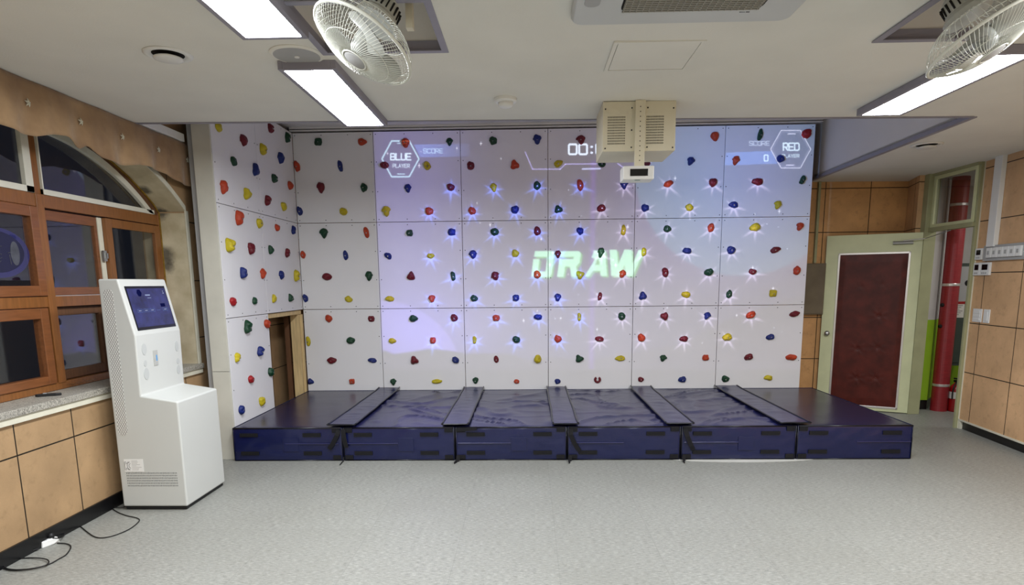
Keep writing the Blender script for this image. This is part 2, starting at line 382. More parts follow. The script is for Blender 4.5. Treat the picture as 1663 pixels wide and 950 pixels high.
MB().box((-2.72, D - .034, 3.33), (3.3, D - .029, 3.336)).build('trim_5', M['dark'], kind='structure')
# walls
MB().box((-3.5, 7.9, 0), (3.9, 8.0, 3.4)).build('wall_back', M['panel_back'], kind='structure')
MB().box((3.24, 7.85, 0), (4.56, 7.89, 2.79)).build('wall_alcove', M['panel_back'], kind='structure')
MB().prism([(4.545, 7.85, 0), (4.415, 7.42, 0), (4.60, 7.42, 0), (4.60, 7.85, 0)], (0, 0, 2.79)).build('wall_alcove_side', M['panel_right'], kind='structure')
W0 = Vector((4.576, 6.614, 0)); wd_ = Vector((-.095, -1, 0)).normalized(); wn_ = Vector((-1, .095, 0)).normalized()
WR = frame_matrix(W0, wd_, wn_, (0, 0, 1))            # right wall frame: x along the wall to the viewer, y out into the room
MB(WR).box((0, -.2, .1), (9.9, 0, 2.80)).build('wall_right', M['panel_right'], kind='structure')
MB(WR).box((-.004, -.205, .0), (9.9, -.02, .1)).build('baseboard_right', M['black_base'], kind='structure')
MB(WR).box((-.012, -.03, .088), (9.9, .012, .104)).box((-.012, -.2, 0), (0, .012, 2.79)).box((-.012, -.03, 0), (.03, .008, .09)).build('trim_6', M['cream_trim'], kind='structure')
MB().box((-3.6, -3.4, 0), (4.6, -3.3, 2.9)).build('wall_front', M['plaster'], kind='structure')
# left wall with its arched opening
YC, YL, YR_, ZSP, ARC_Z, ARC_R = 4.21, 2.835, 5.585, 2.218, 0.4187, 2.2847
def warc(y, inner=False): return (.606 + math.sqrt(2.0103 ** 2 - (y - YC) ** 2)) if inner else (.649 + math.sqrt(2.0193 ** 2 - (y - YC) ** 2))
def arch(y, off=0.0): return ARC_Z + math.sqrt(max(0, (ARC_R - off) ** 2 - (y - YC) ** 2))
wl = MB()
wl.box((-3.42, -3.4, 0), (LX, 8.0, .80)); wl.box((-3.42, -3.4, .80), (LX, YL, 2.90)); wl.box((-3.42, YR_, .80), (LX, 8.0, 3.4))
N = 28; yy = [YL + (YR_ - YL) * i / N for i in range(N + 1)]
for a, b in zip(yy[:-1], yy[1:]):
    wl.prism([(-3.42, a, max(arch(a), ZSP)), (-3.42, b, max(arch(b), ZSP)), (-3.42, b, 3.4), (-3.42, a, 3.4)], (.40, 0, 0))
wl.build('wall_left', M['panel_left'], kind='structure')
rv = MB()      # plaster reveal lining inside the opening
t = .012
for a, b in zip(yy[:-1], yy[1:]):
    za, zb = max(arch(a), ZSP), max(arch(b), ZSP)
    rv.prism([(-3.4, a, za - t), (-3.4, b, zb - t), (-3.4, b, zb + .001), (-3.4, a, za + .001)], (.382, 0, 0))
rv.box((-3.4, YR_ - t, .86), (LX + .002, YR_ + .001, ZSP)); rv.box((-3.4, YL - .001, .86), (LX + .002, YL + t, ZSP))
rv.build('wall_reveal', M['reveal'], kind='structure')
tr = MB()      # painted rim round the arch on the room side
for a, b in zip(yy[:-1], yy[1:]):
    za, zb = max(arch(a), ZSP), max(arch(b), ZSP)
    tr.prism([(LX, a, za - t), (LX, b, zb - t), (LX, b, zb + .035), (LX, a, za + .035)], (.010, 0, 0))
tr.box((LX, YR_ - t, .885), (LX + .010, YR_ + .035, ZSP + .02)); tr.build('trim_7', M['cream_trim'], kind='structure')
MB().box((LX, -3.3, 0), (LX + .012, 5.6, .097)).build('baseboard_left', M['black_base'], kind='structure')
MB().box((-3.25, 2.80, .842), (-2.985, 5.615, .885)).build('trim_8', M['granite'], kind='structure', bevel=.003)
MB().box((LX, 0.5, .80), (LX + .022, 5.61, .842)).build('trim_9', M['cream_trim'], kind='structure')
MB().tube([(WX + .006, YR_ - .016, .90), (WX + .006, YR_ - .016, ZSP)] + [(WX + .006, y, arch(y) - .018) for y in (5.5, 5.4, 5.2, 5.0, 4.8, 4.6)], .008, 6).build('trim_14', M['mustard'], kind='structure')
# ---- arched window
win = thing('window_1', (WX, YC, .885), kind='structure')
xo, xi = WX - .07, WX
fw = MB()
fw.box((xo, YL, .885), (xi + .0, YR_ - .012, .935)); fw.box((xo, YL, 2.115), (xi, YR_ - .012, 2.200)); fw.box((xo, YL, 1.452), (xi, YR_ - .012, 1.524))
fw.box((xo, 4.172, .93), (xi + .006, 4.240, 2.2)); fw.box((xo, 4.174, 2.2), (xi - .01, 4.244, arch(4.2) - .02)); fw.box((xo, YL + .012, .9), (xi, YL + .05, ZSP)); fw.box((xo, YR_ - .03, .9), (xi + .004, YR_ - .012, ZSP))
fw.build('window_frame', M['wood_h'], win, bevel=.003)
ar = MB()
for a, b in zip(yy[:-1], yy[1:]):
    ar.prism([(xo, a, max(warc(min(max(a, 2.93), 5.495)) - .01, ZSP - .03)), (xo, b, max(warc(min(max(b, 2.93), 5.495)) - .01, ZSP - .03)), (xo, b, max(arch(b), ZSP) - t), (xo, a, max(arch(a), ZSP) - t)], (.07, 0, 0))
ar.build('arch_frame', M['darkwood'], win)
wf = MB()
yw = [4.248 + (5.50 - 4.248) * i / 16 for i in range(17)]
for a, b in zip(yw[:-1], yw[1:]):
    wf.prism([(xi - .022, a, max(warc(a, True), 2.2)), (xi - .022, b, max(warc(b, True), 2.2)), (xi - .022, b, max(warc(b), 2.201)), (xi - .022, a, max(warc(a), 2.201))], (.030, 0, 0))
wf.box((xi - .022, 4.248, 2.20), (xi + .008, 5.50, 2.236)); wf.box((xi - .022, 4.248, 2.2), (xi + .004, 4.258, 2.58))
wf.box((xi - .022, 2.93, 2.20), (xi + .008, 4.168, 2.24)); wf.box((xi - .022, 4.105, 2.2), (xi + .008, 4.168, warc(4.1)))
yw = [2.93 + (4.16 - 2.93) * i / 12 for i in range(13)]
for a, b in zip(yw[:-1], yw[1:]):
    wf.prism([(xi - .022, a, max(warc(a, True), 2.2)), (xi - .022, b, max(warc(b, True), 2.2)), (xi - .022, b, max(warc(b), 2.201)), (xi - .022, a, max(warc(a), 2.201))], (.030, 0, 0))
wf.build('arch_light_frame', M['white_frame'], win, label='white painted frame of the arched top light', bevel=.002)
def ring(mb, y0, y1, z0, z1, w, x0, x1, wt=None, wb=None):
    wt = wt or w; wb = wb or w
    mb.box((x0, y0, z0), (x1, y0 + w, z1)); mb.box((x0, y1 - w, z0), (x1, y1, z1)); mb.box((x0, y0 + w, z1 - wt), (x1, y1 - w, z1)); mb.box((x0, y0 + w, z0), (x1, y1 - w, z0 + wb))
def sash(name, y0, y1, z0, z1, w, x0, x1, m, wt=None, wb=None):
    a = MB(); ring(a, y0, y1, z0, z1, w, x0, x1, wt, wb); s_ = a.build('sash', m, win, bevel=.004)
    xg = (x0 + x1) / 2; MB().box((xg - .003, y0 + w - .006, z0 + w - .006), (xg + .003, y1 - w + .006, z1 - (wt or w) + .006)).build('pane', M['glass'], s_)
    return s_
sash('s', 2.90, 4.168, 1.528, 2.112, .068, xo + .02, xi + .012, M['wood'])
sash('s', 2.90, 4.150, .936, 1.448, .070, xo + .02, xi + .012, M['wood'], wb=.055)
sash('s', 4.244, 4.800, 1.530, 2.108, .030, xo, xi - .035, M['wood'], wt=.07, wb=.055)
sash('s', 4.850, 5.555, 1.530, 2.108, .068, xo + .04, xi + .004, M['wood_h'])
MB().box((xo + .02, 4.80, 1.53), (xi - .03, 4.85, 2.108)).build('track_cover', M['cream_trim'], win)
MB().box((xi - .02, 4.80, 1.78), (xi - .005, 4.835, 1.86)).box((xi - .01, 4.81, 1.80), (xi + .012, 4.825, 1.84)).build('window_latch', M['steel'], win, label='metal catch between the sliding sashes')
sash('s', 4.244, 4.760, .940, 1.448, .045, xo, xi - .035, M['darkwood'], wt=.06, wb=.065)
sash('s', 4.760, 5.555, .940, 1.448, .065, xo + .03, xi - .0, M['wood'])
MB().box((xo, 4.242, .925), (xi - .01, 5.55, .932)).box((xo, 4.242, 1.522), (xi - .008, 5.55, 1.529)).build('slide_track', M['foil'], win)
ap = MB(); py = [2.93 + (5.50 - 2.93) * i / 20 for i in range(21)]
ap.prism([(WX - .020, y, max(warc(y, True) + .01, 2.205)) for y in py] + [(WX - .020, 5.5, 2.21), (WX - .020, 2.93, 2.21)], (.004, 0, 0))
ap.build('pane', M['glass'], win)
# blue oval: a reflection in the left pane, painted as thin solid shapes
bd = thing('painted_reflection', (WX - .02, 3.83, 1.66), 'dark blue oval painted as a reflection with a grey patch, upper left window pane', 'painted reflection')
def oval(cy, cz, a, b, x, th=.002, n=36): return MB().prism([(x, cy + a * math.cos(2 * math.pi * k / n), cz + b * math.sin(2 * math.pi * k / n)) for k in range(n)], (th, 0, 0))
oval(3.83, 1.80, .255, .155, WX - .0185).build('rim', M['blue_reflection'], bd)
oval(3.82, 1.805, .22, .128, WX - .0165).build('centre_field', M['navy_reflection'], bd)
oval(3.965, 1.80, .035, .075, WX - .0145).build('grey_patch', M['grey_reflection'], bd)
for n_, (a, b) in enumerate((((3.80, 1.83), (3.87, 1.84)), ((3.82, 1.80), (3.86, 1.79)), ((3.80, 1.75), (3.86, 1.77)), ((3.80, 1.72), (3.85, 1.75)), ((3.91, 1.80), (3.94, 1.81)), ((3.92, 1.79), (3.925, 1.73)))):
    MB().tube([(WX - .0130, *a), (WX - .0130, *b)], .0022, 4).build('reflection_stroke', M['grey_reflection'], bd)
# ---- valance
vt = [(2.3, 2.50), (2.6, 2.46), (2.75, 2.53), (2.9, 2.49), (3.1, 2.45), (3.3, 2.52), (3.45, 2.49), (3.611, 2.48), (3.738, 2.473), (3.85, 2.478), (3.982, 2.520), (4.09, 2.531), (4.17, 2.51), (4.233, 2.484), (4.262, 2.50), (4.291, 2.519), (4.35, 2.49), (4.421, 2.465), (4.55, 2.455), (4.685, 2.459), (4.85, 2.495), (4.991, 2.50), (5.10, 2.495), (5.20, 2.485), (5.32, 2.455), (5.415, 2.443), (5.56, 2.442), (5.715, 2.461)]
tuf = [2.93, 3.376, 3.816, 4.256, 4.683, 5.132, 5.56]
def vz(y):
    for (a, za), (b, zb) in zip(vt[:-1], vt[1:]):
        if a <= y <= b: return za + (zb - za) * (y - a) / (b - a)
    return vt[-1][1]
def vx(y, k):    # folds radiate from the tufts; k = 0 top .. 1 hem
    n_ = min(abs(y - q) for q in tuf); s_ = .010 * math.cos(min(n_, .22) / .22 * math.pi) * -1
    return -2.945 + s_ * (0.4 + k) + .008 * math.sin(y * 29 + k * 2) * k + .012 * k
va = MB(); NY, NZ = 150, 10; vs = []; fs = []
for i in range(NY + 1):
    y = 2.3 + (5.715 - 2.3) * i / NY; zb = vz(y); zt = zc(-2.95) - .004
    for j in range(NZ + 1):
        k = j / NZ; vs.append((vx(y, k), y, zt + (zb - zt) * k))
m_ = len(vs); vs += [(x - .006, y, z) for x, y, z in vs]
for i in range(NY):
    for j in range(NZ):
        a = i * (NZ + 1) + j; b = a + NZ + 1; fs.append((a, b, b + 1, a + 1)); fs.append((m_ + a, m_ + a + 1, m_ + b + 1, m_ + b))
for i in range(NY):
    for j in (0, NZ):
        a = i * (NZ + 1) + j; b = a + NZ + 1; fs.append((a, m_ + a, m_ + b, b))
for i in (0, NY):
    for j in range(NZ):
        a = i * (NZ + 1) + j; fs.append((a, a + 1, m_ + a + 1, m_ + a))
va.add(vs, fs)
val = thing('curtain_valance', (-2.945, 4.0, 2.44), 'brown velvet curtain valance with scalloped hem above the arched window', 'curtain')
va.build('cloth', M['velvet'], val, smooth=True)
for y in tuf:
    tb = MB(); T_ = Matrix.Translation((vx(y, .35) + .004, y, 2.66))
    for k in range(5):
        a = k * 2 * math.pi / 5 + .3; tb.tube([(0, 0, 0), (.010, .010 * math.cos(a), .010 * math.sin(a)), (.004, .022 * math.cos(a), .026 * math.sin(a))], [.004, .006, .0015], 6, T=T_)
    tb.build('tuft', M['cream_trim'], val, smooth=True, label='pale gathered tuft of the valance')
cr = MB(); a = at(215, 201, 0, -2.93); b = at(309, 240, 0, -2.93)
cr.box((-2.985, CE - .25, 2.80), (-2.93, 5.52, 2.865)); cr.build('curtain_rail', M['plastic'], label='white square curtain rail box above the brown valance', cat='curtain rail', bevel=.004)

# ---------------------------------------------------------------- climbing wall boards
XB = [-2.70, -1.768, -.768, .232, 1.232, 2.232, 3.232]
ZB = [0.02, 1.293, 2.297, 3.305]
g_ = .0030
SCREW = {}
def screw(p, ax, parent):
    if ax not in SCREW:
        SCREW[ax] = MB().lathe([(.0055, 0), (.0055, .0012), (.003, .002)], 8, Matrix.Translation(p) @ Matrix.Rotation(math.pi / 2, 4, ax)).build('screw_head', M['screw'], parent)
        SCREW[ax + 'p'] = Vector(p) - ORG[parent]; return
    o = SCREW[ax].copy(); COL.objects.link(o); o.parent = parent; o.location = (Vector(p) - ORG[parent]) - SCREW[ax + 'p']
rown = ['bottom', 'middle', 'top']; coln = ['first column beside the corner', 'second column from the left corner', 'third column from the left corner', 'third column from the right end', 'second column from the right end', 'last column at the right end']
for r in range(3):
    for c in range(6):
        x0, x1, zz0, zz1 = XB[c] + g_, XB[c + 1] - g_, ZB[r] + (g_ if r else 0), ZB[r + 1] - g_
        t_ = thing('climbing_board', ((x0 + x1) / 2, D + .009, zz0), 'white plywood board of the back climbing wall, %s row, %s' % (rown[r], coln[c]), 'climbing wall panel', 'boards of the back climbing wall')
        MB().box((x0, D, zz0), (x1, D + .018, zz1)).build('board', M['climb'], t_, bevel=.0008, seg=1)
        h = zz1 - zz0; dots = []
        for fx in (.028, .36, .69, .972):
            for z in (zz0 + .028, zz1 - .028): dots.append((x0 + fx * (x1 - x0), z))
        for fz in (.33, .66):
            for x in (x0 + .026, x1 - .026): dots.append((x, zz1 - (zz1 - max(zz0, .3)) * fz))
        for (x, z) in dots: screw((x, D, z), 'X', t_)
YB = [5.52, 6.43, 7.4445]
for r in range(3):
    for c in range(2):
        if r == 0 and c == 1: continue
        y0, y1, zz0, zz1 = YB[c] + g_, YB[c + 1] - g_, ZB[r] + (g_ if r else 0), ZB[r + 1] - g_
        t_ = thing('climbing_board', (SX - .009, (y0 + y1) / 2, zz0), 'white plywood board of the left side climbing wall, %s row, %s' % (rown[r], ('half nearer the window', 'half nearer the corner')[c]), 'climbing wall panel', 'boards of the side climbing wall')
        MB().box((SX - .018, y0, zz0), (SX, y1, zz1)).build('board', M['climb'], t_, bevel=.0008, seg=1)
        dots = []
        for fy in (.04, .36, .68, .96):
            for z in (zz0 + .028, zz1 - .028): dots.append((y0 + fy * (y1 - y0), z))
        for fz in (.33, .66):
            for y in (y0 + .03, y1 - .03): dots.append((y, zz1 - (zz1 - max(zz0, .3)) * fz))
        for (y, z) in dots: screw((SX, y, z), 'Y', t_)
for zz0, zz1, nm in ((0.0, .815, 'lower'), (.819, 3.33, 'upper')):
    MB().box((-2.858, YB[0] - .018, zz0), (SX - .001, YB[0], zz1)).build('end_board', M['column'], label='narrow cream %s board closing the end of the side climbing wall' % nm, cat='board', group='end boards of the side wall', bevel=.001, seg=1)
MB().box((-2.915, 5.535, 0), (-2.862, 5.60, 3.34)).build('support_post', M['plastic_grey'], label='grey steel post standing behind the cream end boards', cat='post')
# pine frame in the opening
pf = thing('timber_frame', (-2.76, 7.0, 0), 'raw pine stud frame showing in the opening of the side wall', 'frame')
MB().box((-2.80, 6.44, ZB[1] - .052), (SX - .020, 7.43, ZB[1] - .006)).build('header', M['pine'], pf, bevel=.002)
for (a, b, x0, x1) in ((7.385, 7.425, -2.80, SX - .001), (7.335, 7.382, -2.82, SX - .02), (7.34, 7.38, -2.90, -2.845)):
    MB().box((x0, a, 0), (x1, b, ZB[1] - .054)).build('stud', M['pine'] if x1 > -2.84 else M['darkwood'], pf, bevel=.002)
MB().box((-2.80, 6.445, 0), (SX - .02, 6.475, ZB[1] - .054)).build('stud', M['pine'], pf, bevel=.002)

# ---------------------------------------------------------------- climbing holds
random.seed(5)
def hold_outline(kind, a):
    c, s_ = math.cos(a), math.sin(a)
    if kind == 'drop':      # wide on top, pointed below
        return 1.0 + (.12 if s_ > 0 else -.10) - .10 * abs(c) * (1 if s_ < 0 else 0) + .25 * max(0, -s_) ** 6
    if kind == 'peak': return 1.0 + .3 * max(0, c) ** 5 - .06 * abs(s_)
    if kind == 'bean': return 1.0 - .22 * abs(c) ** 3 + .03 * math.cos(3 * a)
    if kind == 'square': return 1.0 / max(abs(c), abs(s_)) ** .55 * .92
    if kind == 'clover': return 1.0 + .16 * math.cos(3 * a + .7)
    if kind == 'wide': return 1.0 + .10 * math.cos(2 * a + .6) - .05 * math.cos(3 * a)
    return 1.0 + .05 * math.cos(2 * a + 1) + .04 * math.cos(3 * a)
SHN = {'round': 'round', 'tall': 'tall oval', 'drop': 'teardrop', 'peak': 'pointed', 'bean': 'bean-shaped', 'square': 'squarish', 'clover': 'knobbly', 'wide': 'wide', 'ring': 'ring-shaped', 'shoe': 'horseshoe-shaped'}
def make_hold(c, n, up, w, h, rot, kind, colour, seed, label, group):
    """c on the board, n out of the board"""
    n = Vector(n); up = Vector(up); side = up.cross(n).normalized()
    if side.length < .5: side = Vector((1, 0, 0))
    F = frame_matrix(c, side, up, n) @ Matrix.Rotation(rot, 4, 'Z')
    t_ = thing('climbing_hold', c, label, 'climbing hold', group)
    rnd = random.Random(seed); ph = Vector((rnd.random() * 50, rnd.random() * 50, rnd.random() * 50)); dep = .5 * min(w, h) * rnd.uniform(.8, 1.05)
    mb = MB(F)
    if kind == 'shoe':
        pts = [(.5 * w * .68 * math.cos(a), .5 * h * .72 * math.sin(a), dep * .28) for a in [math.radians(q) for q in range(120, 421, 15)]]
        mb.tube(pts, [dep * .42 * (0.75 if i in (0, len(pts) - 1) else 1) for i in range(len(pts))], 10)
        boltz = None
    else:
        NA, NR = 28, 8; vs = []; fs = []
        off = rnd.uniform(-.18, .18), rnd.uniform(-.1, .22)
        for j in range(NR + 1):
            k = j / NR                                    # 0 rim at the board .. 1 summit
            rr = math.cos(k * math.pi / 2) ** .62 if j < NR else 0.0
            zz = math.sin(k * math.pi / 2) ** 1.1 * dep
            for i in range(NA):
                a = 2 * math.pi * i / NA; o = hold_outline(kind, a) * rr
                x = o * math.cos(a) * w / 2 + off[0] * w * .3 * k; y = o * math.sin(a) * h / 2 + off[1] * h * .3 * k
                q = Vector((x / w * 3, y / h * 3, zz * 12)) + ph; dn = noise.noise(q) * .16 + noise.noise(q * 2.7) * .06
                lump = 1.0
                if kind in ('bean', 'tall'): lump = .72 + .28 * abs(math.sin(y / h * math.pi * 1.9 + .3))
                z2 = zz * lump * (1 + dn * 1.6)
                if kind == 'ring' and rr < .62: z2 = dep * (.25 + .75 * (rr / .62) ** 2)
                if rnd_groove(seed) and kind in ('round', 'wide', 'square') and abs(y / h + .05 * math.sin(x / w * 6)) < .055: z2 *= .72
                vs.append((x * (1 + dn), y * (1 + dn), z2 + (.0 if j else 0)))
        for j in range(NR):
            for i in range(NA):
                b = j * NA; fs.append((b + i, b + (i + 1) % NA, b + NA + (i + 1) % NA, b + NA + i))
        fs.append(tuple(NR * NA + i for i in range(NA))); fs.append(tuple(range(NA - 1, -1, -1)))
        mb.add(vs, fs); boltz = dep * (.35 if kind == 'ring' else .80)
    mb.build('hold_body', M['hold_' + colour], t_, smooth=True)
    if boltz:
        q = MB(F @ Matrix.Translation((rnd.uniform(-.04, .04) * w, -.06 * h, 0)))
        q.lathe([(.0075, boltz * .6), (.0075, boltz + .006), (.0035, boltz + .0065), (.0033, boltz + .003)], 12); q.build('bolt', M['bolt'], t_)
    return t_
def rnd_groove(s): return s % 3 == 0
# rows of the back wall, photo pixels: (x, y, colour, shape, width, height, turn in degrees)
def zA(l): return [(470 + x / 4.131, 190 + y / 4.131, c, k, w / 4.131, h / 4.131, r) for x, y, c, k, w, h, r in l]
def zB(l): return [(740 + x / 4.13, 190 + y / 4.13, c, k, w / 4.13, h / 4.13, r) for x, y, c, k, w, h, r in l]
def zC(l): return [(1020 + x / 4.131, 190 + y / 4.131, c, k, w / 4.131, h / 4.131, r) for x, y, c, k, w, h, r in l]
def lowA(l): return [(x, y + 220, c, k, w, h, r) for x, y, c, k, w, h, r in zA(l)]
def lowB(l): return [(x, y + 220, c, k, w, h, r) for x, y, c, k, w, h, r in zB(l)]
def lowC(l): return [(x, y + 220, c, k, w, h, r) for x, y, c, k, w, h, r in zC(l)]
ROWS = [
 zA([(193,165,'green','square',58,56,0),(485,165,'orange','peak',58,52,0),(780,170,'orange','wide',58,66,-40),(1075,165,'green','drop',44,52,0)])
 + zB([(252,157,'green','round',54,58,0),(547,150,'blue','drop',58,62,0),(840,150,'crimson','drop',64,56,0)]) + zC([(582,127,'orange','wide',56,66,-25),(886,117,'green','bean',46,84,-8),(1196,107,'red','peak',56,76,-60)]),
 zA([(50,328,'orange','tall',42,80,12),(342,328,'blue','bean',44,80,10),(638,320,'crimson','wide',60,52,0),(925,325,'yellow','ring',50,62,0)])
 + zB([(101,325,'crimson','round',52,62,0),(395,320,'orange','clover',58,64,0),(685,312,'yellow','peak',60,48,25),(980,312,'green','round',54,48,0)]) + zC([(127,305,'crimson','round',50,48,0),(420,295,'blue','drop',50,56,-20),(722,290,'orange','drop',52,58,-15),(1022,278,'blue','round',56,56,0)]),
 zA([(212,472,'crimson','drop',58,66,0),(500,472,'green','round',50,62,0),(795,477,'blue','drop',46,56,0),(1083,470,'crimson','round',54,54,0)])
 + zB([(256,470,'yellow','drop',46,56,8),(546,458,'green','tall',50,64,0),(835,455,'orange','bean',56,78,10),(1130,450,'blue','drop',54,62,0)]) + zC([(268,447,'orange','peak',66,50,20),(568,437,'crimson','wide',54,64,-30),(868,432,'crimson','wide',76,54,0),(1170,420,'green','bean',46,66,-25)]),
 zA([(70,630,'blue','tall',38,64,8),(363,632,'yellow','round',54,56,0),(650,630,'yellow','drop',58,66,0),(937,630,'orange','round',60,58,0)])
 + zB([(110,628,'orange','round',54,54,0),(398,620,'blue','round',58,58,40),(688,618,'green','clover',58,54,0),(978,610,'crimson','wide',58,58,35)]) + zC([(113,608,'blue','round',54,54,0),(411,604,'yellow','round',56,54,0),(708,587,'blue','wide',62,52,0),(1005,587,'yellow','drop',50,56,-15)]),
 zA([(233,777,'green','drop',60,60,0),(517,773,'orange','bean',48,76,15),(806,775,'green','square',52,50,0),(1090,770,'blue','square',58,54,0)])
 + zB([(261,768,'green','round',58,56,0),(547,762,'crimson','tall',50,62,0),(834,762,'blue','wide',50,56,-20),(1125,758,'yellow','bean',44,78,-5)]) + zC([(262,748,'green','round',54,52,0),(555,740,'orange','tall',46,64,-15),(852,737,'yellow','wide',68,62,20),(1152,733,'orange','drop',50,54,-20)]),
 zA([(90,922,'orange','tall',36,56,8),(377,925,'blue','bean',42,68,8),(663,930,'blue','wide',50,46,-20),(945,930,'yellow','peak',50,42,0)])
 + zB([(117,920,'blue','drop',58,52,0),(400,913,'yellow','round',50,58,0),(685,918,'crimson','drop',44,50,0),(974,908,'green','drop',48,64,-10)]) + zC([(105,903,'yellow','tall',38,64,-5),(396,895,'blue','wide',60,50,0),(690,890,'blue','round',58,60,20),(984,890,'crimson','peak',68,46,15)]),
 lowA([(250,160,'crimson','peak',60,56,0),(534,157,'green','drop',54,60,0),(817,157,'crimson','clover',58,58,-20),(1098,157,'green','bean',42,72,8)])
 + lowB([(266,157,'crimson','drop',58,56,20),(547,147,'orange','tall',50,60,0),(834,148,'yellow','clover',54,58,30),(1118,142,'orange','drop',48,54,-25)]) + lowC([(249,132,'crimson','bean',58,72,10),(542,130,'green','wide',62,56,20),(834,127,'crimson','round',54,44,0),(1132,120,'orange','tall',54,66,-25)]),
 lowA([(108,305,'blue','tall',38,58,10),(394,310,'yellow','peak',52,46,-20),(674,308,'yellow','wide',58,42,0),(957,308,'orange','drop',46,48,0)])
 + lowB([(124,305,'green','round',52,50,0),(404,303,'blue','square',50,50,0),(685,300,'blue','drop',48,50,-10),(967,292,'crimson','bean',38,58,-10)]) + lowC([(98,290,'blue','clover',58,56,0),(387,280,'yellow','wide',60,50,0),(678,278,'green','tall',42,60,-15),(971,272,'yellow','square',58,56,0)]),
 lowA([(265,440,'orange','round',50,56,10),(549,443,'crimson','square',50,48,0),(830,440,'green','peak',58,52,0),(1105,437,'crimson','tall',52,56,0)])
 + lowB([(272,437,'orange','square',56,48,0),(551,430,'blue','wide',58,46,0),(829,430,'yellow','bean',34,60,0),(1113,425,'green','round',52,58,0)]) + lowC([(243,425,'crimson','clover',54,56,60),(530,423,'blue','drop',46,48,-20),(822,416,'orange','wide',66,52,25),(1112,411,'crimson','peak',68,44,15)]),
 lowA([(127,593,'yellow','bean',40,70,5),(409,588,'green','peak',56,52,0),(688,590,'yellow','peak',50,42,-10),(963,588,'orange','square',46,50,0)])
 + lowB([(127,585,'yellow','bean',36,54,0),(406,582,'green','round',54,52,0),(686,577,'orange','round',50,56,0),(963,578,'crimson','wide',62,42,0)]) + lowC([(90,570,'orange','round',54,60,0),(374,577,'crimson','wide',58,46,10),(665,566,'yellow','wide',64,56,20),(953,565,'blue','wide',56,48,20)]),
 lowA([(282,722,'crimson','peak',60,50,0),(557,722,'blue','wide',58,40,0),(838,722,'crimson','clover',56,56,0),(1114,720,'blue','round',50,50,0)])
 + lowB([(272,715,'crimson','tall',34,54,0),(550,715,'yellow','peak',56,56,90),(829,710,'green','clover',56,50,15),(1107,708,'yellow','peak',62,42,180)]) + lowC([(235,708,'green','drop',48,46,-20),(520,703,'orange','square',52,46,0),(807,700,'crimson','wide',60,50,20),(1094,701,'orange','wide',74,50,5)]),
 lowA([(142,864,'blue','clover',42,42,0),(420,863,'orange','square',42,42,0),(698,867,'green','drop',42,42,0),(985,863,'yellow','peak',68,36,0)])
 + lowB([(133,857,'green','drop',42,44,0),(408,863,'orange','round',38,34,0),(683,862,'blue','round',42,40,0),(951,850,'crimson','shoe',50,48,0)]) + lowC([(85,850,'crimson','round',40,40,0),(365,850,'blue','wide',52,50,20),(652,846,'green','round',54,50,0),(941,838,'yellow','wide',58,44,0)]),
]
ORD = ['first', 'second', 'third', 'fourth', 'fifth', 'sixth', 'seventh', 'eighth', 'ninth', 'tenth', 'eleventh', 'twelfth', 'thirteenth']
MPX = None
glow = []; seed = 0
for ri, row in enumerate(ROWS):
    row = sorted(row)
    for ci, (x, y, colour, kind, w, h, rot) in enumerate(row):
        seed += 1; p = at(x, y, 1, D); q = at(x + 1, y, 1, D); s_ = (q - p).length * .94
        lab = '%s %s climbing hold, back wall, %s row from top, %s from left' % (colour, SHN[kind], ORD[ri], ORD[ci])
        make_hold((p.x, D, p.z - .004), (0, -1, 0), (0, 0, 1), w * s_, h * s_, math.radians(rot), kind, colour, seed, lab, 'holds of the back climbing wall')
        if 2 <= ri <= 9 and 685 < x < (1240 if ri != 8 else 1250): glow.append((p.x, p.z, 0 if x < 962 else 1))
def uL(l): return [(300 + x / 3.518, 190 + y / 3.518, c, k, w / 3.518, h / 3.518, r) for x, y, c, k, w, h, r in l]
def dL(l): return [(300 + x / 3.654, 440 + y / 3.654, c, k, w / 3.654, h / 3.654, r) for x, y, c, k, w, h, r in l]
SIDE = uL([(197,60,'yellow','wide',48,50,0),(337,133,'crimson','drop',54,56,20),(493,63,'crimson','square',36,50,0),(590,118,'green','bean',42,56,-20),(284,253,'green','peak',54,50,150),(449,187,'yellow','tall',44,60,0),
 (550,237,'blue','drop',36,54,0),(408,305,'blue','clover',46,60,0),(514,352,'green','round',38,48,0),(226,402,'orange','drop',50,66,-20),(357,440,'yellow','clover',48,62,0),(475,477,'crimson','bean',44,58,-30),(605,392,'orange','round',38,44,0),(570,512,'yellow','peak',44,50,150),
 (312,577,'orange','bean',50,82,-10),(430,607,'yellow','wide',44,54,-20),(533,632,'orange','peak',42,42,150),(625,648,'blue','bean',38,50,-25),(255,733,'yellow','bean',50,80,-5),(382,752,'crimson','drop',46,60,-15),(495,760,'green','clover',46,46,20),(590,778,'crimson','bean',40,52,-25),
 (336,893,'blue','clover',50,60,0),(451,897,'orange','drop',44,54,-15),(556,903,'blue','drop',44,46,10),(641,907,'yellow','bean',40,64,-5)]) \
 + dL([(291,183,'red','peak',50,56,160),(420,178,'green','wide',50,46,25),(535,167,'yellow','clover',50,46,0),(632,162,'green','clover',44,44,0),(375,332,'green','bean',48,80,-15),(491,313,'orange','wide',46,54,0),
 (316,516,'yellow','drop',54,54,-30),(449,477,'blue','bean',50,60,-25),(514,600,'green','wide',46,56,-25),(396,643,'red','wide',44,50,0),(463,775,'yellow','peak',52,60,150),(341,825,'blue','wide',48,60,-20)])
places = {}
side_pts = []
for it in SIDE:
    p = at(it[0] - 2.5, it[1], 0, SX); side_pts.append((p, it))
def sect(p):
    r = 2 if p.z > ZB[2] else (1 if p.z > ZB[1] else 0); c = 0 if p.y < YB[1] else 1; return (r, c)
bysec = {}
for p, it in side_pts: bysec.setdefault(sect(p), []).append((p, it))
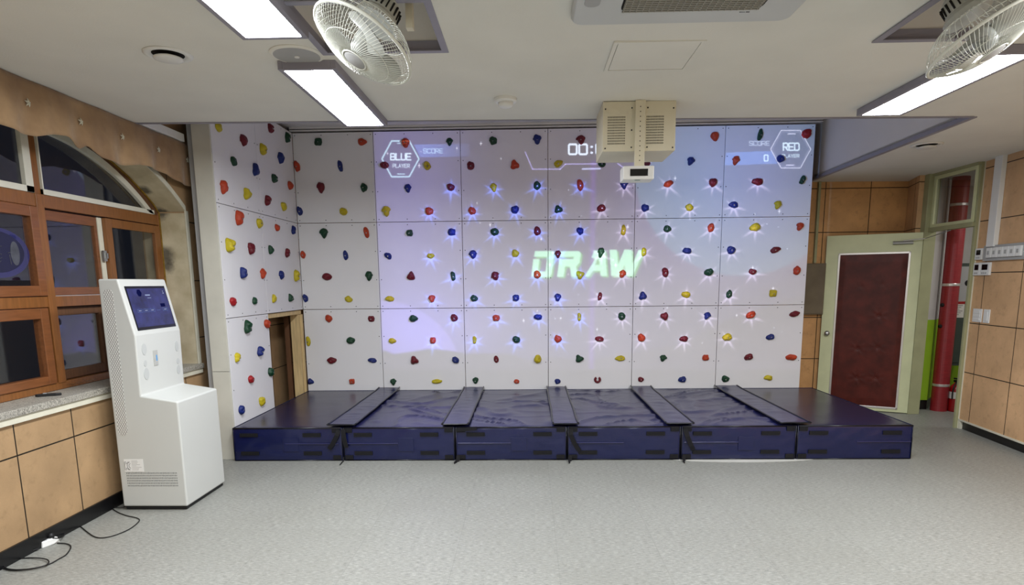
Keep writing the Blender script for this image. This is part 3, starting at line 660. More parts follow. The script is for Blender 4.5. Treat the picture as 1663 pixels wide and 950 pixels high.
for k_, l_ in bysec.items():
    l_.sort(key=lambda e: -e[0].z)
    for i, (p, (x, y, colour, kind, w, h, rot)) in enumerate(l_):
        seed += 1; dist = p.y; s_ = dist / FPX * 1.03
        r_, c_ = k_
        lab = '%s %s climbing hold, side wall, %s board on %s side, %s hold down' % (colour, SHN[kind], rown[r_], ('window', 'corner')[c_], ORD[i])
        make_hold((SX, p.y, p.z), (1, 0, 0), (0, 0, 1), h * s_ * .92, h * s_, math.radians(rot), kind, colour, seed, lab, 'holds of the side climbing wall')

# ---------------------------------------------------------------- mats
MX = [at(v, 691, 1, 5.447).x for v in (555.5, 738.5, 921.0, 1106.5, 1295.0)]
MX = [-2.697] + MX + [3.385]
MF, MK, MT = 5.450, D - .006, .318
def fold(x, y, i):
    if i in (0, 5): return .0015 * noise.noise(Vector((x * 3, y * 3, i)))
    q = Vector((x * 1.7 + i * 7, y * 1.7, 0)); w_ = noise.noise(q * .9) * 1.4
    n1 = 1 - abs(noise.noise(Vector((x * 0.9 + y * 1.2 + w_, y * 2.2 - x * 1.0 + w_, i * 3.1)))) * 5.5
    n2 = 1 - abs(noise.noise(Vector((x * 1.6 - y * 1.1 + w_, y * 2.3 + x * 0.9, i * 5.3)))) * 6.0
    return .019 * max(0, n1) ** 2 + .006 * max(0, n2) ** 2
mpos = ['far left one, against the side wall', 'second from the left', 'third from the left', 'third from the right', 'second from the right', 'far right one, nearest the door']
for i in range(6):
    a, b = MX[i] + .004, MX[i + 1] - .004
    t_ = thing('crash_mat', ((a + b) / 2, MF, 0), 'navy vinyl crash mat below the climbing wall, %s' % mpos[i], 'crash mat', 'crash mats along the climbing wall')
    body = MB(); NXg, NYg = 40, 70; vs = []; fs = []
    for jy in range(NYg + 1):
        for jx in range(NXg + 1):
            u, v = jx / NXg, jy / NYg; x = a + (b - a) * u; y = MF + (MK - MF) * v
            e = min(1, min(u, 1 - u) * 9) * min(1, min(v * 1.4, 1 - v) * 12)
            vs.append((x, y, MT - .010 - .006 * (1 - min(1, min(u, 1 - u, v, 1 - v) * 40)) + min(.017, fold(x, y, i) * e)))
    for jy in range(NYg):
        for jx in range(NXg):
            q = jy * (NXg + 1) + jx; fs.append((q, q + 1, q + NXg + 2, q + NXg + 1))
    body.add(vs, fs); body.build('top_cover', M['vinyl_dark' if i in (0, 5) else 'vinyl_top'], t_, smooth=True)
    # quilted side body: slightly bulged front
    sd = MB(); vs = []; fs = []; NZ_ = 14; NX_ = 44
    for jz in range(NZ_ + 1):
        for jx in range(NX_ + 1):
            u, v = jx / NX_, jz / NZ_; x = a + (b - a) * u; z = (MT - .010) * v
            bul = .010 * math.sin(math.pi * v) ** .5 * math.sin(math.pi * u) ** .25 + .004 * noise.noise(Vector((x * 9, z * 14, i)))
            vs.append((x, MF - bul * (1 if 0 < jz < NZ_ else 0), z))
    for jz in range(NZ_):
        for jx in range(NX_):
            q = jz * (NX_ + 1) + jx; fs.append((q, q + 1, q + NX_ + 2, q + NX_ + 1))
    sd.add(vs, fs)
    sd.add([(a, MF, 0), (b, MF, 0), (b, MK, 0), (a, MK, 0), (a, MF, MT - .01), (b, MF, MT - .01), (b, MK, MT - .01), (a, MK, MT - .01)], [(0, 3, 2, 1), (1, 2, 6, 5), (2, 3, 7, 6), (3, 0, 4, 7)])
    sd.build('side_cover', M['vinyl_side'], t_, smooth=False)
    sm = MB(); sm.tube([(a + .01, MF - .004, MT - .012), (b - .01, MF - .004, MT - .012)], .006, 6); sm.tube([(a + .004, MF - .004, .01), (a + .004, MF - .004, MT - .014)], .004, 6); sm.tube([(b - .004, MF - .004, .01), (b - .004, MF - .004, MT - .014)], .004, 6)
    sm.tube([(a + .01, MF - .004, .006), (b - .01, MF - .004, .006)], .004, 6)
    sm.build('piping', M['piping'], t_, smooth=True)
    # zip line with its flap
    zl = (a + .48, b - .03) if i == 0 else ((a + .02, a + .50) if i in (1, 2, 3, 4) else (a + .52, b - .02))
    MB().box((zl[0], MF - .019, .158), (zl[1], MF - .011, .168)).build('zip_flap', M['vinyl_flap'], t_, bevel=.003)
    if i in (0, 1, 2, 4):
        MB().box((zl[1] - .0 if i else zl[0] - .02, MF - .016, .09), ((zl[1] if i else zl[0] - .02) + .14, MF - .011, .215)).build('patch', M['vinyl_side'], t_, bevel=.002)
    for (fx, z) in ((.13, .245), (.13, .075), (.76, .245), (.76, .075)):
        x = a + fx * (b - a) + (.0 if i else -.05); x = a + (.07 if i == 0 and fx < .5 else (.11 if fx < .5 else .62 + .02 * (i % 2))) * 1.0 if i != 5 else a + (.1 if fx < .5 else .74)
        if i != 0 and i != 5: x = a + (.10 if fx < .5 else .70)
        if i == 0: x = a + (.07 if fx < .5 else .645)
        MB().box((x, MF - .0175, z - .017), (x + .165, MF - .010, z + .017)).build('hook_and_loop_patch', M['strap'], t_, label='black strap patch', bevel=.001, seg=1)
    for sx in ((b - .09,) if i == 0 else ((a + .012,) if i == 5 else (a + .012, b - .09))):
        for z in (.285, .035):
            MB().box((sx, MF - .015, z - .020), (sx + .075, MF - .008, z + .020)).build('strap_end', M['strap'], t_, bevel=.002)
# loose joining straps
def strap(pts, wdt, parent):
    m_ = MB(); vs = []; fs = []
    for k, (x, y, z) in enumerate(pts):
        q = pts[min(k + 1, len(pts) - 1)]; p_ = pts[max(k - 1, 0)]; d = Vector((q[0] - p_[0], 0, q[2] - p_[2])); d = d.normalized() if d.length else Vector((0, 0, -1))
        s_ = Vector((-d.z, 0, d.x)) * wdt / 2; vs += [Vector((x, y, z)) - s_, Vector((x, y, z)) + s_, Vector((x, y - .003, z)) + s_, Vector((x, y - .003, z)) - s_]
    for k in range(len(pts) - 1):
        for e in range(4): fs.append((k * 4 + e, k * 4 + (e + 1) % 4, k * 4 + 4 + (e + 1) % 4, k * 4 + 4 + e))
    fs += [(3, 2, 1, 0), tuple((len(pts) - 1) * 4 + e for e in range(4))]
    return m_.add(vs, fs).build('joining_strap', M['strap'], parent)
MATS = [o for o in COL.objects if o.name.startswith('crash_mat')]
YS = MF - .022
strap([(MX[1] - .03, YS + .004, .29), (MX[1] - .045, YS - .006, .24), (MX[1] - .09, YS - .004, .16), (MX[1] - .125, YS, .115)], .04, MATS[0])
strap([(MX[1] + .012, YS, .30), (MX[1] + .02, YS - .008, .22), (MX[1] + .035, YS - .004, .13)], .04, MATS[1])
strap([(MX[2] + .01, YS, .285), (MX[2] + .08, YS - .008, .292), (MX[2] + .2, YS, .303)], .03, MATS[2])
strap([(MX[3] + .035, YS, .29), (MX[3] + .03, YS - .008, .24), (MX[3] + .06, YS - .006, .17), (MX[3] + .095, YS - .002, .11), (MX[3] + .115, YS, .09)], .04, MATS[3])
strap([(MX[4] + .03, YS, .29), (MX[4] + .05, YS - .008, .22), (MX[4] + .09, YS - .006, .13), (MX[4] + .11, YS, .095)], .04, MATS[4])
for k in (2, 3, 4):
    strap([(MX[k] + .03, YS, .05), (MX[k] + .025, YS - .006, .02), (MX[k] + .02, YS - .03, .004), (MX[k] + (.0 if k == 2 else .01), YS - .10, .003)], .035, MATS[k])
strap([(MX[1] + .004, YS, .04), (MX[1] + .004, YS - .01, .012), (MX[1] + .004, YS - .12, .003)], .010, MATS[1])
# joint cover strips lying over the seams
SPX = [((532.5, 692.3), (577, 692)), ((717.6, 692), (760.4, 691)), ((898.5, 691), (939.4, 691)), ((1082, 690), (1126.5, 690)), ((1268, 690), (1317.7, 690))]
snames = ['first from the left', 'second from the left', 'middle one', 'second from the right', 'first from the right']
for i, (pa, pb) in enumerate(SPX):
    a = at(*pa, 2, MT).x; b = at(*pb, 2, MT).x; t_ = thing('joint_cover', ((a + b) / 2, MF, MT), 'navy vinyl strip covering a joint between crash mats, %s' % snames[i], 'mat cover strip', 'strips over the mat joints')
    m_ = MB(); vs = []; fs = []; nx, ny = 14, 70
    def hz(x, y, u, v): return MT + .0165 + .009 * abs(noise.noise(Vector((x * 4 + i, y * 8, i)))) * math.sin(math.pi * u) + .010 * max(0, (v - .9) * 10) + .012 * min(1, v * 14) * 0
    for jy in range(ny + 1):
        for jx in range(nx + 1):
            u, v = jx / nx, jy / ny; x = a + (b - a) * u + .006 * noise.noise(Vector((0, v * 4, i))); y = MF - .004 + (MK - MF - .01) * v
            vs.append((x, y, hz(x, y, u, v)))
    q0 = len(vs); vs += [(x, y, z - .007) for x, y, z in vs]; W_ = nx + 1
    for jy in range(ny):
        for jx in range(nx):
            q = jy * W_ + jx; fs.append((q, q + 1, q + W_ + 1, q + W_)); fs.append((q0 + q, q0 + q + W_, q0 + q + W_ + 1, q0 + q + 1))
    for jy in range(ny):
        for jx in (0, nx): q = jy * W_ + jx; fs.append((q, q + W_, q0 + q + W_, q0 + q))
    for jx in range(nx):
        for jy in (0, ny): q = jy * W_ + jx; fs.append((q, q + 1, q0 + q + 1, q0 + q))
    m_.add(vs, fs).build('strip', M['vinyl_flap'], t_, smooth=True)
    pp = MB()
    for e in (0, nx): pp.tube([Vector(vs[jy * W_ + e]) + Vector((0, 0, .002)) for jy in range(0, ny + 1, 2)], .0075, 6)
    pp.tube([Vector(vs[jx]) for jx in range(nx + 1)], .0065, 6); pp.build('edge_piping', M['piping'], t_, smooth=True)

# ---------------------------------------------------------------- kiosk
KY0, KY1 = 4.20, 4.76
kt = Vector((-2.776, 0, 1.636)); kb = Vector((-2.694, 0, 1.250))
ko = thing('touchscreen_kiosk', (-2.68, 4.48, 0), 'white slanted touchscreen kiosk standing in front of the window', 'kiosk')
prof = [(-2.913, .028), (-2.913, 1.637), (-2.776, 1.636), (-2.694, 1.250), (-2.700, .832), (-2.446, .789), (-2.446, .028)]
MB().prism([(x, KY0, z) for x, z in prof], (0, KY1 - KY0, 0)).build('body', M['kiosk'], ko, bevel=.012, seg=4)
MB().box((-2.90, KY0 + .012, .006), (-2.46, KY1 - .012, .03)).build('plinth', M['rubber'], ko)
for (x, y) in ((-2.87, KY0 + .05), (-2.49, KY0 + .05), (-2.87, KY1 - .05), (-2.49, KY1 - .05)): MB().lathe([(.02, 0), (.02, .012)], 14, Matrix.Translation((x, y, 0))).build('foot', M['rubber'], ko)
kd = (kt - kb).normalized(); kn = Vector((kd.z, 0, -kd.x)); kcen = kb
KF = frame_matrix((kb.x, KY0, kb.z), (0, 1, 0), kd, kn)        # x along +Y, y up the slope, z out
KI = KF.inverted()
sq = [KI @ atp(x, y, kb, kn) for x, y in ((202.5, 464.8), (266.2, 464.3), (285.5, 529.9), (222.7, 537.8))]
sx0 = (sq[0].x + sq[3].x) / 2; sx1 = (sq[1].x + sq[2].x) / 2; sy1 = (sq[0].y + sq[1].y) / 2; sy0 = (sq[2].y + sq[3].y) / 2
bz = MB(KF).box((sx0, sy0, -.004), (sx1, sy1, .003)).build('screen_bezel', M['glossblack'], ko, bevel=.003)
scr = MB(KF).box((sx0 + .012, sy0 + .022, .002), (sx1 - .012, sy1 - .018, .0042)).build('screen', M['screen'], ko)
uw, uh = sx1 - sx0, sy1 - sy0
ui = MB(KF)
for k in range(5):
    x0 = sx0 + uw * (.12 + .155 * k + (.03 if k > 2 else 0)); x1 = x0 + uw * .125; y0 = sy0 + uh * .40; y1 = y0 + uh * .075; z = .0046
    if k == 3: ui.box((x0, y0 + .008, z), (x1 - .02, y0 + .010, z + .0004)); continue
    for q in (((x0, y0), (x1, y0 + .0016)), ((x0, y1 - .0016), (x1, y1)), ((x0, y0), (x0 + .0016, y1)), ((x1 - .0016, y0), (x1, y1))): ui.box((*q[0], z), (*q[1], z + .0004))
ui.build('button_outline', M['ui_line'], scr)
ut = MB(KF)
for k in (0, 1, 2, 4):
    x0 = sx0 + uw * (.15 + .155 * k + (.03 if k > 2 else 0)); ut.box((x0, sy0 + uh * .43, .0047), (x0 + uw * .065, sy0 + uh * .445, .0051))
ut.box((sx0 + uw * .42, sy0 + uh * .775, .0047), (sx0 + uw * .54, sy0 + uh * .80, .0051)); ut.box((sx0 + uw * .46, sy0 + uh * .715, .0047), (sx0 + uw * .55, sy0 + uh * .725, .0051))
ut.box((sx0 + uw * .895, sy0 + uh * .86, .0047), (sx0 + uw * .91, sy0 + uh * .88, .0051)); ut.box((sx0 + uw * .895, sy0 + uh * .81, .0047), (sx0 + uw * .915, sy0 + uh * .84, .0051))
ut.build('screen_text', M['ui_text'], scr)
MB(KF).prism([(sx0 + uw * .29 + .028 * math.cos(a), sy0 + uh * .84 + .028 * math.sin(a), .0045) for a in [math.radians(q) for q in range(0, 360, 60)]], (0, 0, .0004)).box((sx0 + uw * .74, sy0 + uh * .50, .0045), (sx0 + uw * .86, sy0 + uh * .58, .0049)).build('dark_shapes', M['ui_dark'], scr)
# round-ended side grille, slots, rating label
gp = []; gx, gr = -2.850, .034
for k in range(13): a = math.pi * k / 12; gp.append((gx + gr * math.cos(a), KY0 - .0015, 1.535 + gr * math.sin(a)))
for k in range(13): a = math.pi + math.pi * k / 12; gp.append((gx - .005 + gr * math.cos(a), KY0 - .0015, .585 + gr * math.sin(a)))
MB().prism(gp, (0, .002, 0)).build('side_grille', M['meshgrille'], ko)
sl = MB()
for r in range(6):
    for c in range(35): x = -2.862 + .0105 * c; z = .276 - .0185 * r; sl.box((x, KY0 - .001, z - .0045), (x + .0032, KY0 + .001, z + .0045))
sl.build('ventilation_slots', M['ink'], ko)
lb = MB().box((-2.872, KY0 - .0016, .287), (-2.735, KY0 + .001, .378)).build('rating_label', M['plastic'], ko, label='small white certification label')
kc = MB(); yk = KY0 - .002
def lp(pts, r=.0013): kc.tube([(x, yk, z) for x, z in pts], r, 4)
kx, kz, ks = -2.868, .300, .060
lp([(kx, kz + ks), (kx + .010, kz + ks), (kx + .010, kz + ks * .72), (kx + .028, kz + ks)]); lp([(kx, kz + ks), (kx, kz), (kx + .010, kz), (kx + .010, kz + ks * .25), (kx + .030, kz)])
lp([(kx + .044 - .026 * math.cos(a), kz + ks / 2 + .030 * math.sin(a)) for a in [math.radians(q) for q in range(-75, 76, 15)]]); lp([(kx + .046 - .016 * math.cos(a), kz + ks / 2 + .018 * math.sin(a)) for a in [math.radians(q) for q in range(-75, 76, 15)]])
kc.build('certification_mark', M['ink'], lb)
tx = MB()
for k, ln in enumerate((.042, .046, .04, .060, .034, .07, .05, .046)): tx.box((-2.818, yk, .366 - .0095 * k), (-2.818 + ln, yk + .0005, .3685 - .0095 * k))
tx.build('label_text', M['plastic_grey'], lb)
# marks on the front
def kfront(x, y): return atp(x, y, (-2.697, 0, 1.0), (1, 0, -.014))
fm = MB()
for (x, y, a, b) in ((234, 567, .028, .040), (236, 590, .018, .022), (238, 607, .030, .042), (287, 562, .024, .04), (289, 586, .02, .022), (290, 600, .024, .034)):
    p = kfront(x, y); fm.prism([(p.x + .0006 * 0 - .001, p.y + a * math.cos(q * math.pi / 12), p.z + b * math.sin(q * math.pi / 12)) for q in range(24)], (.0025, 0, 0))
fm.build('speaker_grille', M['faint'], ko)
p = kfront(254, 583); MB().box((p.x - .002, p.y - .035, p.z - .045), (p.x + .0022, p.y + .018, p.z + .065)).build('paper_sticker', M['frost'], ko, label='peeling translucent sticker')
MB().box((p.x, p.y - .006, p.z - .012), (p.x + .0027, p.y + .010, p.z + .030)).build('blue_print', M['blue_ink'], ko)
MB().box((p.x, p.y - .010, p.z - .043), (p.x + .0027, p.y + .006, p.z - .018)).build('dark_print', M['plastic_grey'], ko)

# ---------------------------------------------------------------- small things on the sill and the floor
p = at(80, 639, 2, .892)
kn_ = thing('utility_knife', (p.x, p.y, .885), 'small black utility knife lying on the granite window sill', 'knife')
def on(x, y, z): return at(x, y, 2, z)
a, b = on(57, 643, .892), on(100, 640, .892); d_ = (b - a).normalized(); s_ = Vector((-d_.y, d_.x, 0)); KN = frame_matrix(a, d_, s_, (0, 0, 1)); L = (b - a).length
MB(KN).prism([(0, -.008, -.007), (L * .1, -.014, -.007), (L * .8, -.014, -.007), (L, -.006, -.007), (L, .006, -.007), (L * .8, .012, -.007), (L * .1, .010, -.007)], (0, 0, .018)).build('handle', M['rubber'], kn_, bevel=.004)
MB(KN).box((L * .3, -.004, .010), (L * .45, .004, .015)).build('slider', M['plastic_grey'], kn_, bevel=.001)
bg = MB(); vs = []; fs = []; a0 = on(92, 630, .886); nb = 12; rb = random.Random(3)
for j in range(nb + 1):
    for i in range(nb + 1):
        u, v = i / nb - .5, j / nb - .5; vs.append((a0.x + .03 + u * .16, a0.y + .12 + v * .30 + .04 * u, .888 + .045 * abs(noise.noise(Vector((u * 5, v * 6, 2)))) + .02 * (noise.noise(Vector((u * 11, v * 11, 8))) + .5) * 1))
for j in range(nb):
    for i in range(nb): q = j * (nb + 1) + i; fs.append((q, q + 1, q + nb + 2, q + nb + 1))
bg.add(vs, fs).build('plastic_wrapper', M['bagfilm'], label='crumpled clear plastic wrapper on the window sill beside the knife', cat='wrapper')
# power strip
p = on(78, 884, 0.0); q1, q2 = on(64, 889, 0.0), on(93, 878, 0.0); d_ = (q2 - q1).normalized(); s_ = Vector((-d_.y, d_.x, 0)); PS = frame_matrix((p.x, p.y, 0), d_, s_, (0, 0, 1)); L = (q2 - q1).length
ps = thing('power_strip', (p.x, p.y, 0), 'white two-socket power strip on the floor by the black skirting', 'power strip')
MB(PS).slab([(-L / 2, -.032, 0), (L / 2, -.032, 0), (L / 2, .032, 0), (-L / 2, .032, 0)], [(-L / 2 + .008, -.025, .036), (L / 2 - .008, -.025, .036), (L / 2 - .008, .025, .036), (-L / 2 + .008, .025, .036)]).build('housing', M['plastic'], ps, bevel=.004, label='white plastic housing')
so = MB(PS); so.lathe([(.0195, .036), (.0195, .038), (.017, .038), (.016, .0365)], 24, PS @ Matrix.Translation((-L * .22, 0, 0))); so.build('socket', M['plastic_grey'], ps)
MB().lathe([(.018, .036), (.018, .052), (.013, .060), (.010, .064)], 20, PS @ Matrix.Translation((L * .22, 0, 0))).build('plug', M['rubber'], ps, smooth=False)
def spl(pts, n=8):
    P = [Vector(q) for q in pts]; out = []
    for i in range(len(P) - 1):
        p0, p1, p2, p3 = P[max(i - 1, 0)], P[i], P[i + 1], P[min(i + 2, len(P) - 1)]
        for k in range(n):
            t = k / n; out.append(.5 * ((2 * p1) + (-p0 + p2) * t + (2 * p0 - 5 * p1 + 4 * p2 - p3) * t * t + (-p0 + 3 * p1 - 3 * p2 + p3) * t ** 3))
    out.append(P[-1]); return out
def fl(l, z=.005): return [on(x, y, z) for x, y in l]
c1 = fl([(93, 882), (108, 883), (115, 888), (108, 900), (95, 908), (80, 916), (55, 923), (25, 926), (8, 924), (2, 920), (6, 914), (20, 909), (45, 906)]) + fl([(70, 907), (79, 911), (76, 917), (60, 922), (35, 925), (14, 924), (6, 919), (10, 914), (30, 903), (50, 895), (64, 891)], .012)
MB().tube(spl(c1), .0038, 6).build('extension_cord', M['rubber'], label='black cord looped twice on the floor below the power strip', cat='cord', smooth=True)
c2 = [on(86, 874, .062)] + fl([(101, 872, ), ], .02) + fl([(112, 857), (125, 852), (132, 856), (143, 865), (155, 872), (170, 873), (190, 868), (212, 858), (226, 846), (222, 841), (205, 837), (190, 831), (182, 824)])
c2 += [Vector((-2.935, 4.235, .012)), Vector((-2.945, 4.40, .006)), Vector((-2.94, 4.62, .006))]
MB().tube(spl(c2), .0036, 6).build('power_cable', M['rubber'], label='black cable running across the floor from the power strip to the kiosk', cat='cable', smooth=True)
# pale round patch under the mats
ca = at(1205, 745, 2, 0.0)
pm = MB(); pm.prism([(ca.x + .70 * math.cos(k * math.pi / 30), 5.52 + .155 * math.sin(k * math.pi / 30), .0) for k in range(60)], (0, 0, .002))
pm.build('floor_disc', M['disc'], label='pale thin round sheet edge showing on the floor under the right mats', cat='floor sheet')

# ---------------------------------------------------------------- ceiling fittings
def lit_below(o):
    o.data.materials.append(M['plastic'])
    for p in o.data.polygons:
        if p.normal.z > -.5: p.material_index = 1
    return o
def light_box(x0, x1, y0, y1, where):
    xm = (x0 + x1) / 2; zt = zc(xm) - .001; zb = zt - .045; w_ = .026
    t_ = thing('ceiling_light', (xm, (y0 + y1) / 2, zb), where, 'ceiling light', 'flat LED ceiling lights')
    f = MB(); a0, a1, b0, b1 = x0 - w_, x1 + w_, y0 - w_, y1 + w_
    f.box((a0, b0, zb), (x0, b1, zt)); f.box((x1, b0, zb), (a1, b1, zt)); f.box((x0, b0, zb), (x1, y0, zt)); f.box((x0, y1, zb), (x1, b1, zt)); f.box((x0, y0, zt - .006), (x1, y1, zt))
    f.build('light_frame', M['alu'], t_, bevel=.002); lit_below(MB().box((x0, y0, zb + .003), (x1, y1, zb + .009)).build('diffuser', M['lamp'], t_))
def A(x, y): return at(x, y, 2, zc(-1.2) - .046)
l2a, l2b, l2c, l2d = A(465, 115), A(544, 114.5), A(561.7, 205), A(619.9, 204)
lx0, lx1 = (l2a.x + l2c.x) / 2, (l2b.x + l2d.x) / 2; ly0, ly1 = (l2a.y + l2b.y) / 2, (l2c.y + l2d.y) / 2
light_box(lx0, lx1, ly0, ly1, 'long white LED ceiling light, left row, ending above the climbing wall')
y1_ = A(445, 61).y; light_box(lx0, lx1, y1_ - (ly1 - ly0), y1_, 'long white LED ceiling light, left row, nearer one at the top edge of the photo')
def B(x, y): return at(x, y, 2, zc(2.5) - .046)
ra, rb_, rc = B(1401, 187), B(1460, 187), B(1608, 90.5)
rx0, rx1 = ra.x, rb_.x; ry1 = (ra.y + rb_.y) / 2; ry0 = rc.y
light_box(rx0, rx1, ry0, ry1, 'long white LED ceiling light at the right, below the right fan')
for k in (1, 2):  # unseen lights added along both rows to brighten the room
    if k > 1: light_box(lx0, lx1, y1_ - (ly1 - ly0) - (k - 1) * 1.72, y1_ - (k - 1) * 1.72, 'added LED ceiling light continuing the left row behind the viewer')
    light_box(rx0, rx1, ry0 - k * 1.72, ry1 - k * 1.72, 'added LED ceiling light continuing the right row towards the viewer')
light_box(.53, .80, -1.9, -.6, 'added LED ceiling light behind the viewer to brighten the far wall')  # extra unseen lamp between the rows, added to lift far wall and alcove

def fan_hatch(h, idx, where):
    x0, y0, x1, y1 = h; xm = (x0 + x1) / 2; z = zc(xm)
    b = MB(); zt = z + .42; w_ = .02
    for q in (((x0 - w_, y0 - w_), (x0, y1 + w_)), ((x1, y0 - w_), (x1 + w_, y1 + w_)), ((x0, y0 - w_), (x1, y0)), ((x0, y1), (x1, y1 + w_))): b.box((*q[0], z + .052), (*q[1], zt))
    b.box((x0 - w_, y0 - w_, zt), (x1 + w_, y1 + w_, zt + .02)); b.build('wall_shaft', M['white_board'], kind='structure')
    f = MB(); ww = .045
    for q in (((x0 - .012, y0 - .012), (x0 + ww * .5, y1 + .012)), ((x1 - ww * .5, y0 - .012), (x1 + .012, y1 + .012)), ((x0 + ww * .5, y0 - .012), (x1 - ww * .5, y0 + ww * .5)), ((x0 + ww * .5, y1 - ww * .5), (x1 - ww * .5, y1 + .012))): f.box((*q[0], z - .006), (*q[1], z - .0005))
    for q in (((x0, y0), (x0 + .006, y1)), ((x1 - .006, y0), (x1, y1)), ((x0 + .006, y0), (x1 - .006, y0 + .006)), ((x0 + .006, y1 - .006), (x1 - .006, y1))): f.box((*q[0], z - .0004), (*q[1], z + .05))
    f.build('trim_%d' % idx, M['alu'], kind='structure')
fan_hatch(H1, 10, ''); fan_hatch(H2, 11, '')
def make_fan(px, py, ydist, maj_deg, cosphi, R, hatch, label, spin):
    c = at(px, py, 1, ydist); v = (c - CAM).normalized(); rr = (CR - v * CR.dot(v)).normalized(); uu = (CU - v * CU.dot(v)).normalized()
    a = math.radians(maj_deg)   # direction of the foreshortened axis, down in the picture
    n = (-v) * cosphi + (rr * math.sin(a) - uu * math.cos(a)) * math.sqrt(1 - cosphi ** 2); n.normalize()
    xa = v.cross(n).normalized(); ya = n.cross(xa).normalized(); F = frame_matrix(c, xa, ya, n)
    t_ = thing('ceiling_fan', c, label, 'fan', 'caged ceiling fans')
    def circ(r, z, m=48): return [(r * math.cos(2 * math.pi * k / m), r * math.sin(2 * math.pi * k / m), z) for k in range(m)]
    MB(F).tube(circ(R, 0, 64), .007, 8, True).build('rim_ring', M['wire'], t_, smooth=True)
    fc = MB(F); NW = 78; hub = .050
    for k in range(NW):
        a = 2 * math.pi * k / NW; pts = []
        for j in range(9):
            q = j / 8; r = hub + (R - hub) * q; z = .075 * math.cos(q * math.pi / 2) ** .8; aa = a + .42 * (1 - q); pts.append((r * math.cos(aa), r * math.sin(aa), z))
        fc.tube(pts, .0013, 4)
    fc.tube(circ(hub, .075), .004, 6, True); fc.tube(circ(.140, .052), .0016, 5, True)
    fc.build('front_guard', M['wire'], t_, smooth=True)
    MB(F).lathe([(hub - .002, .068), (hub - .002, .076), (hub - .012, .080), (.0, .081)], 32).build('guard_badge', M['plastic_grey'], t_, smooth=True)
    rc_ = MB(F)
    for k in range(NW // 2 + 10):
        a = 2 * math.pi * k / (NW // 2 + 10); pts = []
        for j in range(9):
            q = j / 8; r = .09 + (R - .09) * q; z = -.105 * math.cos(q * math.pi / 2) ** .6; pts.append((r * math.cos(a), r * math.sin(a), z))
        rc_.tube(pts, .0013, 4)
    rc_.tube(circ(.235 * R / .25, -.03), .0016, 5, True); rc_.tube(circ(.145, -.088), .0016, 5, True); rc_.build('rear_guard', M['wire'], t_, smooth=True)
    for k in range(3):
        vs = []; fs = []; nu, nv = 12, 14
        for iu in range(nu + 1):
            for iv in range(nv + 1):
                u, w_ = iu / nu, iv / nv; r = .03 + (R * .86 - .03) * u; span = math.radians(22 + 70 * math.sin(math.pi * min(1, u * .9 + .06)) ** .7 * (1 - .55 * max(0, u - .8) / .2 * .6))
                an = spin + k * 2 * math.pi / 3 + (w_ - .5) * span + .35 * u; vs.append((r * math.cos(an), r * math.sin(an), .030 - .055 * w_ * (1 - .35 * u)))
        n0 = len(vs); vs += [(x, y, z - .002) for x, y, z in vs]; Wd = nv + 1
        for iu in range(nu):
            for iv in range(nv): q = iu * Wd + iv; fs += [(q, q + 1, q + Wd + 1, q + Wd), (n0 + q, n0 + q + Wd, n0 + q + Wd + 1, n0 + q + 1)]
        MB(F).add(vs, fs).build('blade', M['fan'], t_, smooth=True)
    MB(F).lathe([(.0, -.05), (.042, -.05), (.042, .03), (.03, .045), (0, .048)], 24).build('blade_hub', M['fan'], t_, smooth=True)
    mo = MB(F).lathe([(0, -.22), (.045, -.22), (.064, -.20), (.070, -.15), (.090, -.13), (.090, -.108), (.0, -.108)], 28).build('motor_housing', M['fan'], t_, smooth=False)
    vt_ = MB(F)
    for k in range(20):
        a = 2 * math.pi * k / 20; vt_.box((-.003, .062, -.195), (.003, .0725, -.155), F @ Matrix.Rotation(a, 4, 'Z'))
    vt_.build('motor_vents', M['dark'], mo)
    hc = Vector(((hatch[0] + hatch[2]) / 2, (hatch[1] + hatch[3]) / 2, zc((hatch[0] + hatch[2]) / 2) + .42)); mb_ = F @ Vector((0, 0, -.19)); top = Vector((mb_.x * .6 + hc.x * .4, min(max(mb_.y, hatch[1] + .08), hatch[3] - .08), hc.z))
    top.x = min(max(mb_.x, hatch[0] + .08), hatch[2] - .08)
    MB().tube([mb_, Vector((top.x, top.y, mb_.z + .05)), top], .014, 10).build('mounting_stem', M['fan'], t_)
    MB().box((top.x + .055, top.y - .02, mb_.z - .02), (top.x + .085, top.y + .02, hc.z)).box((top.x - .085, top.y - .02, mb_.z + .02), (top.x - .06, top.y + .02, hc.z)).build('mounting_bracket', M['beige'], t_)
make_fan(590, 73, 2.72, -33, .46, .213, H1, 'white caged ceiling fan hanging from the left square ceiling opening', .35)
make_fan(1597, 62, 2.80, 31, .26, .213, H2, 'white caged ceiling fan at the right, cut by the photo edge', 1.0)

